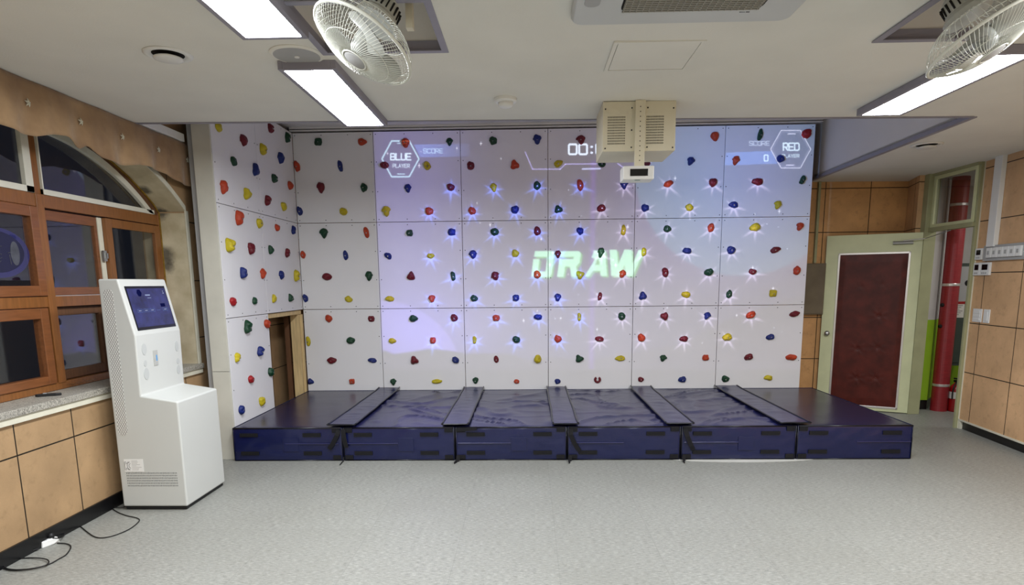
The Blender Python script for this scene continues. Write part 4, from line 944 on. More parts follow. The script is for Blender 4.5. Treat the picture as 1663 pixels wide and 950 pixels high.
p = atc(482, 88); T_ = Matrix.Translation((p.x, p.y, zc(p.x))) @ Matrix.Rotation(math.pi, 4, 'X')
t_ = thing('ceiling_speaker', (p.x, p.y, zc(p.x) - .01), 'round grey ceiling speaker between the two left lights', 'speaker')
MB().lathe([(.138, 0), (.138, .004), (.128, .010), (.120, .010)], 48, T_).build('speaker_ring', M['ceiling'], t_); MB().lathe([(.120, .002), (.119, .011), (.0, .014)], 48, T_).build('speaker_mesh', M['plastic_grey'], t_); MB().lathe([(.014, .013), (.013, .017), (0, .0175)], 20, T_).build('centre_badge', M['plastic'], t_)
def air_vent(px, py, R, label):
    p = atc(px, py); T_ = Matrix.Translation((p.x, p.y, zc(p.x) - .0005)) @ Matrix.Rotation(math.pi, 4, 'X'); t_ = thing('air_vent', (p.x, p.y, zc(p.x) - .03), label, 'air vent', 'round ceiling air vents')
    MB().lathe([(R, 0), (R, .004), (R * .86, .011), (R * .72, .006), (R * .66, .001)], 44, T_).build('vent_ring', M['plastic'], t_, smooth=True)
    MB().lathe([(R * .66, .0012), (R * .30, .002), (0, .0021)], 40, T_).build('vent_throat', M['dark'], t_); MB().lathe([(R * .15, .002), (R * .60, .020), (R * .60, .026), (R * .5, .030), (0, .031)], 40, T_).build('vent_disc', M['plastic'], t_, smooth=True)
air_vent(273, 88, .120, 'round white air vent in the ceiling at the upper left'); air_vent(1505, 235, .125, 'round white air vent in the low ceiling near the door')
p = atc(821, 160); T_ = Matrix.Translation((p.x, p.y, zc(p.x) - .0005)) @ Matrix.Rotation(math.pi, 4, 'X'); t_ = thing('smoke_detector', (p.x, p.y, zc(p.x) - .05), 'small round white smoke detector on the middle of the ceiling', 'smoke detector')
MB().lathe([(.074, 0), (.074, .018), (.064, .026)], 32, T_).build('detector_base', M['plastic'], t_, smooth=False); MB().lathe([(.050, .02), (.048, .044), (.034, .054), (0, .055)], 32, T_).build('sensor_head', M['plastic'], t_, smooth=True)
# access panel
a, b, c, d = atc(981, 115), atc(1112, 112), atc(1151, 63), atc(996, 68)
x0, x1, y0, y1 = (a.x + d.x) / 2, (b.x + c.x) / 2, (c.y + d.y) / 2, (a.y + b.y) / 2; z = zc((x0 + x1) / 2)
t_ = thing('access_panel', ((x0 + x1) / 2, (y0 + y1) / 2, z - .004), 'flush white square access panel in the ceiling above the projector', 'access panel')
f = MB(); 
for q in (((x0, y0), (x0 + .02, y1)), ((x1 - .02, y0), (x1, y1)), ((x0 + .02, y0), (x1 - .02, y0 + .02)), ((x0 + .02, y1 - .02), (x1 - .02, y1))): f.box((*q[0], z - .007), (*q[1], z + .001))
f.build('panel_frame', M['ceiling'], t_); MB().box((x0 + .024, y0 + .024, z - .0055), (x1 - .024, y1 - .024, z + .001)).build('panel_lid', M['ceiling'], t_)
# cassette air conditioner
a = atc(925, 38, -.02); b = atc(1262, 29, -.02); x0 = a.x; x1 = atc(1297, 10, -.02).x + .01; y1 = (a.y + b.y) / 2; y0 = y1 - .84; z = zc(x1) - .002
t_ = thing('air_conditioner', ((x0 + x1) / 2, (y0 + y1) / 2, z - .03), 'white ceiling cassette air conditioner at the top of the photo', 'air conditioner')
def rrect(x0, x1, y0, y1, r, z, n=5):
    o = []
    for cx_, cy_, s0 in ((x1 - r, y1 - r, 0), (x0 + r, y1 - r, 90), (x0 + r, y0 + r, 180), (x1 - r, y0 + r, 270)):
        for k in range(n + 1): q = math.radians(s0 + 90 * k / n); o.append((cx_ + r * math.cos(q), cy_ + r * math.sin(q), z))
    return o
MB().slab(rrect(x0 + .012, x1 - .012, y0 + .012, y1 - .012, .05, z - .030), rrect(x0, x1, y0, y1, .03, z - .001)).build('cover_panel', M['ac'], t_, bevel=.006)
ga, gb = at(1008, 15, 2, z - .031), at(1238, 5, 2, z - .031); gx0, gx1 = ga.x, at(1240, 8, 2, z - .031).x; gy1 = at(1025, 20, 2, z - .031).y; gy0 = gy1 - .46
MB().slab(rrect(gx0, gx1, gy0, gy1, .05, z - .0318), rrect(gx0, gx1, gy0, gy1, .05, z - .0295)).build('intake_shadow', M['dark'], t_)
gm = MB(); k = gx0 + .012
while k < gx1 - .01: gm.box((k, gy0 + .01, z - .037), (k + .0035, gy1 - .008, z - .032)); k += .027
k = gy1 - .008
while k > gy0 + .01: gm.box((gx0 + .008, k - .0095, z - .036), (gx1 - .008, k, z - .032)); k -= .018
gm.build('intake_grille', M['acgrille'], t_)
q = at(962, 5, 2, z - .031); MB().slab(rrect(q.x - .032, q.x + .032, q.y - .40, q.y + .035, .03, z - .034), rrect(q.x - .034, q.x + .034, q.y - .40, q.y + .037, .03, z - .0295)).build('louvre', M['plastic_grey'], t_, bevel=.001)
lg = MB(); q = at(1209, 19.5, 2, z - .0305)
for dx, w_, h_ in ((-.022, .008, .004), (-.012, .004, .005), (-.006, .008, .003), (.006, .016, .006)): lg.box((q.x + dx, q.y - h_ / 2, z - .0312), (q.x + dx + w_, q.y + h_ / 2, z - .030))
lg.build('maker_mark', M['ink'], t_)

# ---------------------------------------------------------------- projector unit
t_ = thing('ceiling_projector', (.745, 4.45, 2.25), 'beige metal projector box with perforated pole hanging from the ceiling', 'projector')
PX0, PX1, PY0, PY1, PZ0 = .503, .987, 4.40, 4.80, 2.445
hs = MB().box((PX0, PY0, PZ0), (PX1, PY1, zc(.75) - .002)).build('housing', M['beige'], t_, bevel=.003)
for (a, b) in ((.538, .650), (.795, .905)):
    pm = MB()
    for r in range(11):
        for c in range(16): x = a + (b - a) * c / 15; z = 2.495 + .168 * r / 10; pm.box((x - .0016, PY0 - .001, z - .0048), (x + .0016, PY0 + .001, z + .0048))
    pm.build('ventilation_slots', M['dark'], hs)
bs = MB()
for (x, z) in ((.52, 2.465), (.52, 2.715), (.97, 2.465), (.97, 2.715), (.695, 2.47), (.695, 2.58), (.695, 2.72), (.80, 2.72), (.80, 2.47)): bs.lathe([(.005, 0), (.005, .002), (.002, .003)], 8, Matrix.Translation((x, PY0, z)) @ Matrix.Rotation(math.pi / 2, 4, 'X'))
bs.build('screws', M['screw'], hs)
MB().box((.715, PY0 - .028, 2.335), (.780, PY0, zc(.75) - .001)).build('pole', M['beige'], t_, bevel=.003, label='perforated beige upright pole')
ph_ = MB()
for k in range(12): z = 2.38 + .031 * k; ph_.lathe([(.0035, 0), (.0035, .001), (0, .0012)], 8, Matrix.Translation((.7475, PY0 - .028, z)) @ Matrix.Rotation(math.pi / 2, 4, 'X'))
ph_.build('pole_holes', M['dark'], t_)
hd = MB().box((.640, PY0 - .03, 2.258), (.846, PY0 + .12, 2.346)).build('sensor_head', M['plastic'], t_, bevel=.006, label='small white head with dark glossy window')
MB().box((.686, PY0 - .034, 2.280), (.806, PY0 - .029, 2.326)).build('window', M['glossblack'], hd, bevel=.006, seg=3)
MB().lathe([(.020, 0), (.018, .002)], 20, Matrix.Translation((.74, PY0 + .0, 2.2555)) @ Matrix.Scale(.5, 4, (0, 1, 0))).build('lens', M['glossblack'], hd)

# ---- the projected picture: an in-memory slide for the projector's beam
RES = 200; X0, X1, Z0, Z1 = -1.80, 3.30, .28, 3.36
nxp, nzp = int((X1 - X0) * RES), int((Z1 - Z0) * RES)
gx_, gz_ = np.meshgrid(X0 + (np.arange(nxp) + .5) / RES, Z0 + (np.arange(nzp) + .5) / RES)
img = np.zeros((nzp, nxp, 3), np.float32)
def wp(x, y): p = at(x, y, 1, D); return (p.x, p.z)
def addl(mask, col, s=1.0):
    for k in range(3): img[:, :, k] += mask * col[k] * s
def segm(p, q, w):
    px, pz = p; qx, qz = q; dx, dz = qx - px, qz - pz; L2 = dx * dx + dz * dz + 1e-12
    t = np.clip(((gx_ - px) * dx + (gz_ - pz) * dz) / L2, 0, 1); d = np.hypot(gx_ - px - t * dx, gz_ - pz - t * dz)
    return np.clip((w - d) * RES + .5, 0, 1)
def polym(pts):
    m = np.zeros(gx_.shape, bool); n = len(pts)
    for i in range(n):
        x1_, z1_ = pts[i]; x2_, z2_ = pts[(i + 1) % n]
        if z1_ == z2_: continue
        c = ((z1_ > gz_) != (z2_ > gz_)) & (gx_ < (x2_ - x1_) * (gz_ - z1_) / (z2_ - z1_) + x1_); m ^= c
    return m.astype(np.float32)
def blur(m, n, it=2):
    for _ in range(it):
        for ax in (0, 1):
            c = np.cumsum(np.pad(m, [(n + 1, n) if a == ax else (0, 0) for a in (0, 1)], mode='edge'), axis=ax)
            m = (c[2 * n + 1:, :] - c[:-2 * n - 1, :]) / (2 * n + 1) if ax == 0 else (c[:, 2 * n + 1:] - c[:, :-2 * n - 1]) / (2 * n + 1)
    return m
def gauss(cx_, cz_, sx, sz): return np.exp(-((gx_ - cx_) / sx) ** 2 - ((gz_ - cz_) / sz) ** 2)
inside = polym([wp(606, 213), wp(1325, 200), wp(1303, 600), wp(622, 600)])
land = polym([wp(600, 700), wp(622, 568), wp(640, 575), wp(668, 571), wp(700, 566), wp(735, 570), wp(755, 574), wp(800, 574), wp(832, 575), wp(850, 583), wp(872, 588), wp(885, 580), wp(960, 585), wp(1100, 560), wp(1180, 520), wp(1330, 470), wp(1330, 700)])
bgm = np.zeros_like(gx_)
c = wp(660, 400); bgm += .62 * gauss(c[0], c[1], .75, 1.9)
c = wp(690, 540); bgm += .55 * gauss(c[0], c[1], .8, .45)
c = wp(1180, 300); bgm += .75 * gauss(c[0], c[1], 1.05, .95)
c = wp(900, 480); bgm += .22 * gauss(c[0], c[1], 1.3, 1.0)
addl(blur(inside * (1 - land), 2) * bgm, (.08, .07, .34), 1.0)
addl(blur(inside, 2), (.02, .015, .03))
c = wp(622, 620); pl = (np.hypot(gx_ - c[0], gz_ - c[1]) < .98).astype(np.float32); addl(blur(pl * inside * (1 - land), 2), (.05, .04, .14))
cpl = wp(1212, 262); e = np.hypot((gx_ - cpl[0]), (gz_ - cpl[1])); ang = (np.hypot((gx_ - cpl[0]) / 1.27, (gz_ - cpl[1]) / 1.28) < 1).astype(np.float32)
addl(blur(ang * inside, 2), (.0, .050, .062)); addl(blur(ang * inside, 2) * gauss(wp(1130, 320)[0], wp(1130, 320)[1], .7, .7), (.0, .04, .02))
addl(np.clip(1 - np.abs(gx_ - wp(962, 400)[0]) / .05, 0, 1) * (gz_ > .55) * (gz_ < 2.95), (.035, .0, .12))
GL = {'B': [[(0,0),(0,1),(.8,1),(1,.85),(1,.65),(.8,.5),(0,.5)],[(.8,.5),(1,.35),(1,.12),(.85,0),(0,0)]], 'L': [[(0,1),(0,0),(1,0)]], 'U': [[(0,1),(0,.1),(.15,0),(.85,0),(1,.1),(1,1)]], 'E': [[(1,1),(0,1),(0,0),(1,0)],[(0,.5),(.85,.5)]],
 'P': [[(0,0),(0,1),(.85,1),(1,.85),(1,.55),(.85,.42),(0,.42)]], 'A': [[(0,0),(.5,1),(1,0)],[(.2,.32),(.8,.32)]], 'Y': [[(0,1),(.5,.45),(1,1)],[(.5,.45),(.5,0)]], 'R': [[(0,0),(0,1),(.85,1),(1,.85),(1,.6),(.85,.45),(0,.45)],[(.45,.45),(1,0)]],
 'S': [[(1,.85),(.9,1),(.1,1),(0,.9),(0,.6),(.1,.5),(.9,.5),(1,.4),(1,.1),(.9,0),(.1,0),(0,.15)]], 'C': [[(1,.85),(.85,1),(.1,1),(0,.9),(0,.1),(.1,0),(.85,0),(1,.15)]], 'O': [[(0,0),(0,1),(1,1),(1,0),(0,0)]], 'D': [[(0,0),(0,1),(.8,1),(1,.85),(1,.15),(.8,0),(0,0)]], '0': [[(0,.1),(0,.9),(.12,1),(.88,1),(1,.9),(1,.1),(.88,0),(.12,0),(0,.1)]]}
def text(s, px0, py1, px1, py0, wpx, col, st=1.0, gap=.34):
    """letters between photo pixels px0..px1 and baseline py0 .. top py1"""
    n = len(s); cw = (px1 - px0) / (n + gap * (n - 1)) if n > 1 else (px1 - px0); tot = np.zeros_like(gx_)
    for i, ch in enumerate(s):
        bx = px0 + i * cw * (1 + gap)
        for pl_ in GL[ch]:
            q = [wp(bx + u * cw, py0 + (py1 - py0) * v) for u, v in pl_]
            for a, b in zip(q[:-1], q[1:]): tot = np.maximum(tot, segm(a, b, wpx * .0056))
    addl(tot, col, st)
WHT = (.52, .66, .72)
def hexa(cx_, cy_, w_, h_, wpx, col, st=1.0):
    P = [wp(cx_ + u * w_, cy_ + v * h_) for u, v in ((-1, 0), (-.48, -1), (.48, -1), (1, 0), (.48, 1), (-.48, 1))]; tot = np.zeros_like(gx_)
    for k in range(6): tot = np.maximum(tot, segm(P[k], P[(k + 1) % 6], wpx * .0052))
    addl(tot, col, st)
def px_(ox, oy, s, l): return [wp(ox + x / s, oy + y / s) for x, y in l]
hexa(650.3, 258, 30.0, 29, 1.55, (.35, .55, .60)); text('BLUE', 634.5, 249.5, 667, 259.5, 1.3, WHT, 1.1, .28); text('PLAYER', 638, 266.5, 665, 272, .62, WHT, .9, .35)
for yy_ in (232.8, 282.6): addl(segm(wp(645.5, yy_), wp(657, yy_), .005), (.35, .55, .6))
bar = polym([wp(672, 234.5), wp(762, 233), wp(762, 254.5), wp(682, 255.6)]); fade = np.clip((wp(775, 245)[0] - gx_) / .55, 0, 1); addl(bar * fade, (.05, .10, .30)); text('SCORE', 687.5, 241.8, 719, 248.5, .6, (.3, .45, .5), 1.0, .3)
hexa(1283.5, 242.3, 32.5, 30.5, .75, (.55, .55, .66)); hexa(1283.5, 242.3, 29.5, 27.8, .4, (.2, .2, .3)); text('RED', 1271.5, 232.6, 1297, 244, 1.25, WHT, 1.1, .28); text('PLAYER', 1269.5, 250.8, 1297, 255.5, .62, WHT, .85, .35)
for yy_, xo_ in ((217.3, 0), (268.2, -2.5)): addl(segm(wp(1279 + xo_, yy_), wp(1291 + xo_, yy_), .005), (.5, .5, .62))
text('SCORE', 1216.5, 229.5, 1249, 236, .62, (.36, .42, .5), 1.0, .3)
bar = polym([wp(1179, 248), wp(1252, 245), wp(1262, 266), wp(1176, 268.5)]); addl(bar, (.04, .10, .30)); text('0', 1240.5, 251.8, 1246.5, 261.5, 1.0, WHT)
text('00', 923.5, 234.5, 953, 250.5, 1.9, (.62, .72, .85), 1.1, .32)
for yy_ in (238.5, 248): addl(segm(wp(960, yy_), wp(961, yy_), .012), (.6, .7, .85))
text('00', 968, 234.0, 998, 250, 1.9, (.62, .72, .85), 1.1, .32)
hl = px_(740, 190, 4.13, [(465, 235), (515, 350), (700, 350), (735, 316), (945, 314)])
for a, b in zip(hl[:-1], hl[1:]): addl(segm(a, b, .006), (.25, .22, .48))
hl = px_(740, 190, 4.13, [(1085, 312), (1125, 340), (1290, 340), (1340, 230)])
for a, b in zip(hl[:-1], hl[1:]): addl(segm(a, b, .006), (.25, .22, .48))
a, b = px_(740, 190, 4.13, [(850, 349), (968, 346)]); addl(segm(a, b, .009), (.35, .38, .6))
LET = [[(140,135),(378,135),(345,420),(318,452),(95,452),(120,232),(195,232),(178,385),(270,385),(292,205),(128,205)],
 [(455,135),(680,135),(705,160),(688,275),(655,315),(640,330),(658,375),(652,450),(585,450),(570,325),(510,325),(490,450),(410,450),(440,230),(610,230),(615,205),(445,205)],
 [(865,128),(1000,125),(1025,440),(945,440),(940,378),(852,380),(800,450),(745,450),(885,220),(832,220)],
 [(1055,120),(1145,120),(1162,300),(1235,118),(1330,118),(1335,300),(1412,118),(1482,115),(1340,440),(1255,440),(1242,300),(1172,440),(1075,440)]]
LM = np.zeros_like(gx_); SM = np.zeros_like(gx_)
for l in LET:
    LM = np.maximum(LM, polym(px_(850, 390, 7.56, l))); SM = np.maximum(SM, polym(px_(850, 390, 7.56, [(x + 22, y + 18) for x, y in l])))
hole = polym(px_(850, 390, 7.56, [(908, 232), (928, 232), (932, 300), (880, 302)])); LM *= 1 - hole
addl(blur(SM, 5), (.02, .11, .0)); addl(blur(SM, 1, 1) * (1 - LM), (.03, .20, .0)); addl(blur(LM, 1, 1), (.27, .56, .36))
rs = np.random.RandomState(4)
for _ in range(70):
    x, y = rs.uniform(625, 1300), rs.uniform(215, 560); q = wp(x, y); s_ = rs.uniform(.3, 1.0)
    if rs.rand() < .4:
        addl(segm((q[0], q[1] - .022 * s_), (q[0], q[1] + .022 * s_), .0035), (.5, .5, .55), s_); addl(segm((q[0] - .015 * s_, q[1]), (q[0] + .015 * s_, q[1]), .0035), (.5, .5, .55), s_)
    else: addl(segm(q, q, .006), (.4, .42, .5), s_)
for (gx0_, gz0_, kd_) in glow:
    x_, z_ = gx_ - gx0_, gz_ - gz0_; sl_ = (slice(None), slice(None)); ix0 = max(0, int((gx0_ - .22 - X0) * RES)); ix1 = min(nxp, int((gx0_ + .22 - X0) * RES)); iz0 = max(0, int((gz0_ - .26 - Z0) * RES)); iz1 = min(nzp, int((gz0_ + .2 - Z0) * RES))
    sub = (slice(iz0, iz1), slice(ix0, ix1)); x_, z_ = x_[sub], z_[sub] + .028; r_ = np.hypot(x_, z_) + 1e-6; th = np.arctan2(z_, x_) + rs.uniform(-.2, .2)
    ray_ = .5 + .5 * np.cos(rs.randint(6, 9) * th + rs.uniform(0, 6)); ray_ = ray_ ** 2.5 * (1 + .5 * (z_ < 0) + .4 * np.cos(th * 2 + rs.uniform(0, 6)))
    core = np.exp(-(r_ / .060) ** 2); arms = np.exp(-(r_ / (.036 + .050 * ray_)) ** 3)
    if kd_ == 0: cols = ((.10, .14, .70), (.09, .17, .62))
    else: cols = ((.15, .12, .24), (.32, .27, .36))
    for k in range(3): img[sub][:, :, k] += core * cols[0][k] * .8 + arms * cols[1][k] * .9
img = np.clip(img, 0, 2.0)
SP = Vector((.745, 4.90, 2.58))
# a real projector evens out its picture: undo the fall-off with distance and angle
dd = np.sqrt((gx_ - SP.x) ** 2 + (gz_ - SP.z) ** 2 + (D - SP.y) ** 2); img *= ((dd / (D - SP.y)) ** 3)[:, :, None]
slide = bpy.data.images.new('projector_slide', nxp, nzp, alpha=False, float_buffer=True); slide.colorspace_settings.name = 'Non-Color'
px4 = np.ones((nzp, nxp, 4), np.float32); px4[:, :, :3] = img; slide.pixels.foreach_set(px4.ravel()); slide.update(); slide.pack()
ld = bpy.data.lights.new('projector_beam', 'SPOT'); ld.energy = BEAM_POWER; ld.spot_size = math.radians(150); ld.spot_blend = 0.0; ld.shadow_soft_size = .004
lo = bpy.data.objects.new('projector_beam', ld); COL.objects.link(lo); lo.location = SP; lo.rotation_euler = (math.pi / 2, 0, 0)
ld.use_nodes = True; T = NT(ld); em = T.n['Emission']
geo = T.node('ShaderNodeNewGeometry'); inc = T.sep(geo.outputs['Incoming'])
# direction of the beam from the lamp: x/y and z/y give the spot on the wall
ux = T.math('DIVIDE', inc[0], inc[1]); uz = T.math('DIVIDE', inc[2], inc[1]); L_ = D - SP.y
U_ = T.math('DIVIDE', T.math('SUBTRACT', T.math('ADD', T.math('MULTIPLY', ux, L_), SP.x), X0), X1 - X0); V_ = T.math('DIVIDE', T.math('SUBTRACT', T.math('ADD', T.math('MULTIPLY', uz, L_), SP.z), Z0), Z1 - Z0)
cv = T.node('ShaderNodeCombineXYZ'); T.link(U_, cv.inputs[0]); T.link(V_, cv.inputs[1])
ti = T.node('ShaderNodeTexImage'); ti.image = slide; ti.extension = 'CLIP'; T.link(cv.outputs[0], ti.inputs[0]); T.link(ti.outputs[0], em.inputs[0])

# ---------------------------------------------------------------- door alcove
hz_ = Vector((4.500, 7.335, 0)); fe = Vector((3.600, 7.790, 0)); dl = (fe - hz_).normalized(); nl = Vector((dl.y, -dl.x, 0));
if nl.y > 0: nl = -nl
LF = frame_matrix(hz_, dl, nl, (0, 0, 1)); LI = LF.inverted(); LW = (fe - hz_).length
door = thing('door_1', hz_, kind='structure')
def lf(x, y): q = LI @ atp(x, y, hz_, nl); return q.x, q.z
MB(LF).box((0, -.04, .008), (LW, 0, 2.098)).build('door_leaf', M['door_paint'], door, bevel=.003)
(u1, z1), (u0, z1b), (u0c, z0_) = lf(1362, 411.5), lf(1480, 407), lf(1455, 664)
z0_ = .045
fr = MB(LF); w_ = .022
for q in (((u0, z0_), (u0 + w_, z1)), ((u1 - w_, z0_), (u1, z1)), ((u0, z1 - w_), (u1, z1)), ((u0, z0_), (u1, z0_ + w_))): fr.box((q[0][0], 0, q[0][1]), (q[1][0], .012, q[1][1]))
fr.build('panel_trim', M['foil'], door, bevel=.002, label='worn silver metal trim')
bt = [lf(x, y) for x, y in ((1399, 465), (1433, 462), (1396, 515), (1427, 513), (1393, 566), (1425, 564), (1391, 613), (1422, 614))]
pu = MB(LF); NU, NV = 60, 110; vs = []; fs = []
for j in range(NV + 1):
    for i in range(NU + 1):
        u = u0 + w_ + (u1 - u0 - 2 * w_) * i / NU; z = z0_ + w_ + (z1 - z0_ - 2 * w_) * j / NV; e = min(1, min(i, NU - i) / 5) * min(1, min(j, NV - j) / 5); d = .003 + .009 * e
        for n_, (bu, bz_) in enumerate(bt):
            r = math.hypot(u - bu, z - bz_); st_ = (.35, .35, .2, 1.0, 1.0, .8, 1.2, 1.0)[n_]
            d -= .009 * math.exp(-(r / .020) ** 2) * min(1, st_); d += .0030 * st_ * (abs(math.cos(3.5 * math.atan2(z - bz_, u - bu) + n_)) ** 6 - .3) * math.exp(-((r - .05) / .045) ** 2)
        vs.append((u, d, z))
for j in range(NV):
    for i in range(NU): q = j * (NU + 1) + i; fs.append((q, q + 1, q + NU + 2, q + NU + 1))
pad = pu.add(vs, fs).build('upholstered_panel', M['leather'], door, smooth=True, label='padded maroon leatherette panel with tufted buttons')
for (bu, bz_) in bt: MB(LF).lathe([(.010, 0), (.009, .004), (0, .006)], 12, LF @ Matrix.Translation((bu, .002, bz_)) @ Matrix.Rotation(-math.pi / 2, 4, 'X')).build('button', M['leather'], pad)
ku, kz = lf(1343, 541); MB().lathe([(.030, 0), (.030, .006), (.012, .008), (.012, .03), (.026, .040), (.027, .052), (.018, .060), (0, .061)], 24, LF @ Matrix.Translation((ku, 0, kz)) @ Matrix.Rotation(-math.pi / 2, 4, 'X')).build('door_knob', M['steel'], door, smooth=True, label='round chrome knob')
cu0, cz0 = lf(1450, 395); cu1, _ = lf(1483, 393); 
MB(LF).tube([(cu0, .035, cz0), (cu1, .035, cz0)], .019, 12).build('door_closer', M['steel'], door, label='tubular metal door closer')
hp = Vector((4.53, 6.98, 2.09)); ms = LF @ Vector(((cu0 + cu1) / 2, .05, cz0 + .02)); kk = LF @ Vector((.02, .10, cz0 + .035))
MB().tube([ms, kk], .006, 6).tube([kk, hp], .005, 6).build('closer_arm', M['steel'], door)
# frame round the doorway, transom window over it
tf = MB(); FX = 4.535
tf.box((4.47, 7.335, 0), (4.60, 7.42, 2.755)); tf.box((FX - .03, 6.625, 2.098), (FX + .05, 7.34, 2.142)); tf.box((FX - .03, 6.625, 2.70), (FX + .05, 7.34, 2.752)); tf.box((FX - .0, 6.618, 0), (FX + .07, 6.65, 2.75))
tf.build('trim_12', M['frame_paint'], kind='structure', bevel=.003)
w2 = thing('window_2', (FX, 6.98, 2.14), kind='structure')
q = MB(); ring(q, 6.65, 7.335, 2.142, 2.70, .035, FX - .01, FX + .03); q.build('window_frame', M['door_paint'], w2, bevel=.002); MB().box((FX + .008, 6.68, 2.17), (FX + .013, 7.305, 2.67)).build('pane', M['glass_thin'], w2)
# things on the alcove wall
MB().box((3.26, 7.765, 1.160), (3.60, 7.85, 1.775)).box((3.27, 7.758, 1.17), (3.592, 7.766, 1.765)).build('electric_box', M['elbox'], label='brown-grey metal electric box between climbing wall and door', cat='electric box', bevel=.003)
MB().box((3.47, 7.81, 1.78), (3.50, 7.85, 2.735)).build('cable_conduit', M['frame_paint'], label='olive vertical cable conduit rising above the electric box', cat='conduit', bevel=.003)
MB().box((3.24, 7.83, 2.735), (4.55, 7.85, 2.755)).build('trim_13', M['cream_trim'], kind='structure')

# ---------------------------------------------------------------- corridor beyond the doorway
cwp = [(4.60, 7.62), (4.86, 7.62), (5.45, 8.3), (6.7, 8.3), (6.7, 8.4), (4.60, 8.4)]
for z0c, z1c, nm, m_ in ((0, .115, 'baseboard_corridor', M['black_base']), (.115, 1.092, 'wall_corridor_lower', None), (1.092, 2.8, 'wall_corridor_upper', None)):
    if m_ is None: m_ = mat('lime_green_paint', (146, 186, 40), .6, .3, var=.05) if z0c < .5 else mat('corridor_white_paint', (196, 194, 192), .7, .3, var=.03)
    MB().prism([(x, y, z0c) for x, y in cwp], (0, 0, z1c - z0c)).build(nm, m_, kind='structure')
MB().box((6.6, 5.0, 0), (6.7, 8.4, 2.8)).build('wall_corridor_end', M['white_board'], kind='structure')
MB().box((4.7, 5.0, 0), (6.7, 5.1, 2.8)).build('wall_corridor_near', M['white_board'], kind='structure')
pc = at(1531, 668, 2, 0.0); pcx, pcy, pr = 4.965, 7.555, .088
t_ = thing('standpipe', (pcx, pcy, 0), 'thick red wrapped pipe standing from floor to ceiling beyond the doorway', 'pipe')
MB().lathe([(pr, 0), (pr, 2.74)], 32, Matrix.Translation((pcx, pcy, 0))).build('pipe_body', M['red_pipe'], t_, smooth=False)
for z in (.30, 1.49, 2.40): MB().lathe([(pr + .002, 0), (pr + .004, .004), (pr + .004, .026), (pr + .002, .03)], 32, Matrix.Translation((pcx, pcy, z))).build('tape_band', M['foil'], t_, label='shiny silver tape band')
for z in (1.27, 1.02): MB().lathe([(.022, 0), (.022, .02), (.015, .03)], 12, Matrix.Translation((pcx - pr + .01, pcy - .02, z)) @ Matrix.Rotation(-math.pi / 2, 4, 'Y')).build('clamp_bolt', M['dark'], t_)
t_ = thing('fire_extinguisher', (5.115, 7.50, 0), 'red fire extinguisher on the corridor floor behind the red pipe', 'fire extinguisher')
MB().lathe([(.066, 0), (.070, .01), (.070, .27), (.060, .305), (.030, .335), (.022, .35)], 28, Matrix.Translation((5.115, 7.50, 0))).build('cylinder', M['red'], t_, smooth=True)
MB().lathe([(.0712, .16), (.0712, .24)], 28, Matrix.Translation((5.115, 7.50, 0))).build('label_band', M['paper'], t_); MB().box((5.10, 7.44, .35), (5.13, 7.54, .375)).box((5.105, 7.45, .385), (5.125, 7.55, .40)).build('lever', M['black'], t_)
MB().tube(spl([(5.09, 7.47, .35), (5.05, 7.44, .32), (5.035, 7.44, .24), (5.04, 7.445, .16)]), .008, 8).build('hose', M['rubber'], t_, smooth=True)
t_ = thing('hydrant_cabinet', (5.42, 8.1, .42), 'dark green metal cabinet in the corridor behind the red pipe', 'cabinet')
cq = [(5.19, 7.88), (5.60, 7.88), (5.60, 8.28), (5.45, 8.28), (5.19, 7.99)]
MB().prism([(x, y, .50) for x, y in cq], (0, 0, 1.26)).build('cabinet_body', M['green_cab'], t_, bevel=.004); MB().box((5.21, 7.868, .54), (5.58, 7.88, 1.25)).build('cabinet_door', M['green_cab'], t_, bevel=.003)
MB().box((5.21, 7.868, 1.30), (5.58, 7.88, 1.72)).build('upper_door', M['plastic_grey'], t_, bevel=.003); MB().lathe([(.035, 0), (.03, .01)], 20, Matrix.Translation((5.37, 7.868, 1.52)) @ Matrix.Rotation(math.pi / 2, 4, 'X')).build('bell', M['black'], t_)
MB().box((5.225, 7.863, 1.47), (5.235, 7.868, 1.63)).box((5.255, 7.863, .75), (5.262, 7.868, .90)).build('handle', M['black'], t_)
nt = MB().box((5.20, 7.864, 1.10), (5.36, 7.8675, 1.30)).build('notice', M['paper'], t_, label='small white notice with a dark red heading'); MB().box((5.20, 7.8625, 1.265), (5.36, 7.8645, 1.298)).build('heading', M['red'], nt)
q = MB()
for k in range(6): q.box((5.212, 7.863, 1.245 - .022 * k), (5.34 - .02 * (k % 3), 7.8642, 1.250 - .022 * k))
q.build('notice_text', M['ink'], nt)

t_ = thing('ceiling_light', (5.6, 6.6, 2.66), 'added unseen LED ceiling light brightening the corridor beyond the doorway', 'ceiling light', 'flat LED ceiling lights')  # out-of-view lamp added so the corridor is bright enough
MB().box((5.28, 6.2, 2.675), (5.92, 6.84, 2.715)).build('light_frame', M['alu'], t_); lit_below(MB().box((5.31, 6.23, 2.668), (5.89, 6.81, 2.674)).build('diffuser', M['lamp_dim'], t_))

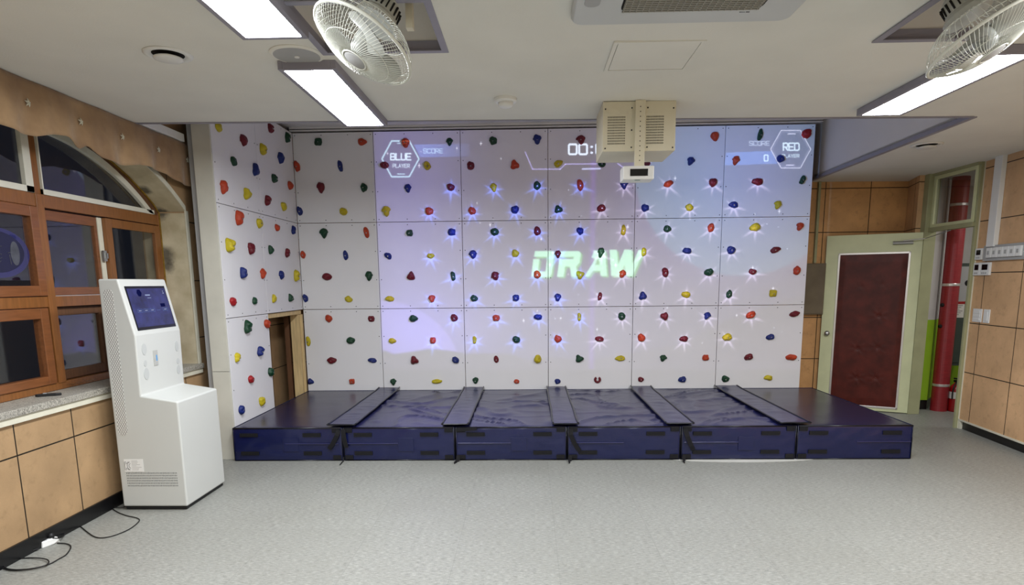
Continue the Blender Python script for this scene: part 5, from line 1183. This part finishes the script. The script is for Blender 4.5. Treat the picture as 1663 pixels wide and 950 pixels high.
# ---------------------------------------------------------------- right wall fittings
def rw(y): return (6.614 - y) * 1.0045
t_ = thing('cable_trunking', WR @ Vector((rw(6.35), 0, 1.88)), 'white vertical cable trunking running up the right wall to the ceiling', 'trunking')
MB(WR).box((rw(6.405), 0, 1.880), (rw(6.290), .045, 2.755)).build('trunking_cover', M['plastic'], t_, bevel=.003)
t_ = thing('switch_bank', WR @ Vector((rw(6.1), 0, 1.77)), 'long white bank of six light switch modules below the trunking', 'switch')
MB(WR).box((rw(6.46), 0, 1.745), (rw(5.6), .028, 1.895)).build('back_plate', M['plastic_grey'], t_, bevel=.002)
for k in range(6):
    y = 6.385 - .085 * k; s_ = MB(WR).box((rw(y), .028, 1.775), (rw(y - .078), .048, 1.870)).build('switch_module', M['plastic'], t_, bevel=.003); MB(WR).box((rw(y - .025), .048, 1.805), (rw(y - .053), .053, 1.84)).build('rocker', M['plastic_grey'], s_, bevel=.002)
def thermostat(y0, y1, z0, z1, label):
    t_ = thing('thermostat', WR @ Vector((rw(y0), 0, z0)), label, 'thermostat', 'thermostats on the right wall'); MB(WR).box((rw(y0), 0, z0), (rw(y1), .022, z1)).build('case', M['plastic'], t_, bevel=.003)
    h = z1 - z0; w_ = rw(y1) - rw(y0); MB(WR).box((rw(y0) + w_ * .2, .022, z0 + h * .42), (rw(y0) + w_ * .8, .0235, z0 + h * .85)).build('display', M['glossblack'], t_)
    b_ = MB(WR)
    for k in range(3): b_.box((rw(y0) + w_ * (.22 + .2 * k), .022, z0 + h * .12), (rw(y0) + w_ * (.34 + .2 * k), .0245, z0 + h * .24))
    b_.build('buttons', M['plastic_grey'], t_)
thermostat(6.608, 6.495, 1.762, 1.875, 'white wall thermostat with black display, upper of three beside the doorway')
thermostat(6.610, 6.505, 1.606, 1.732, 'white wall thermostat with grey display, lower pair, next to the doorway')
thermostat(6.500, 6.350, 1.606, 1.732, 'white wall thermostat with grey display, lower pair, farther from the doorway')
for (y0, y1, n_, lab) in ((6.560, 6.415, 3, 'white wall switch plate with three rockers, wider one near the doorway'), (6.385, 6.290, 1, 'narrow white wall switch plate beside the three-rocker one')):
    t_ = thing('light_switch', WR @ Vector((rw(y0), 0, 1.14)), lab, 'switch', 'light switches on the right wall'); MB(WR).box((rw(y0), 0, 1.138), (rw(y1), .010, 1.272)).build('plate', M['plastic'], t_, bevel=.003)
    for k in range(n_):
        h = .100 / n_; MB(WR).box((rw(y0) + .025, .010, 1.155 + h * k + .003), (rw(y1) - .022, .015, 1.155 + h * (k + 1) - .003)).build('rocker', M['plastic'], t_, bevel=.002)
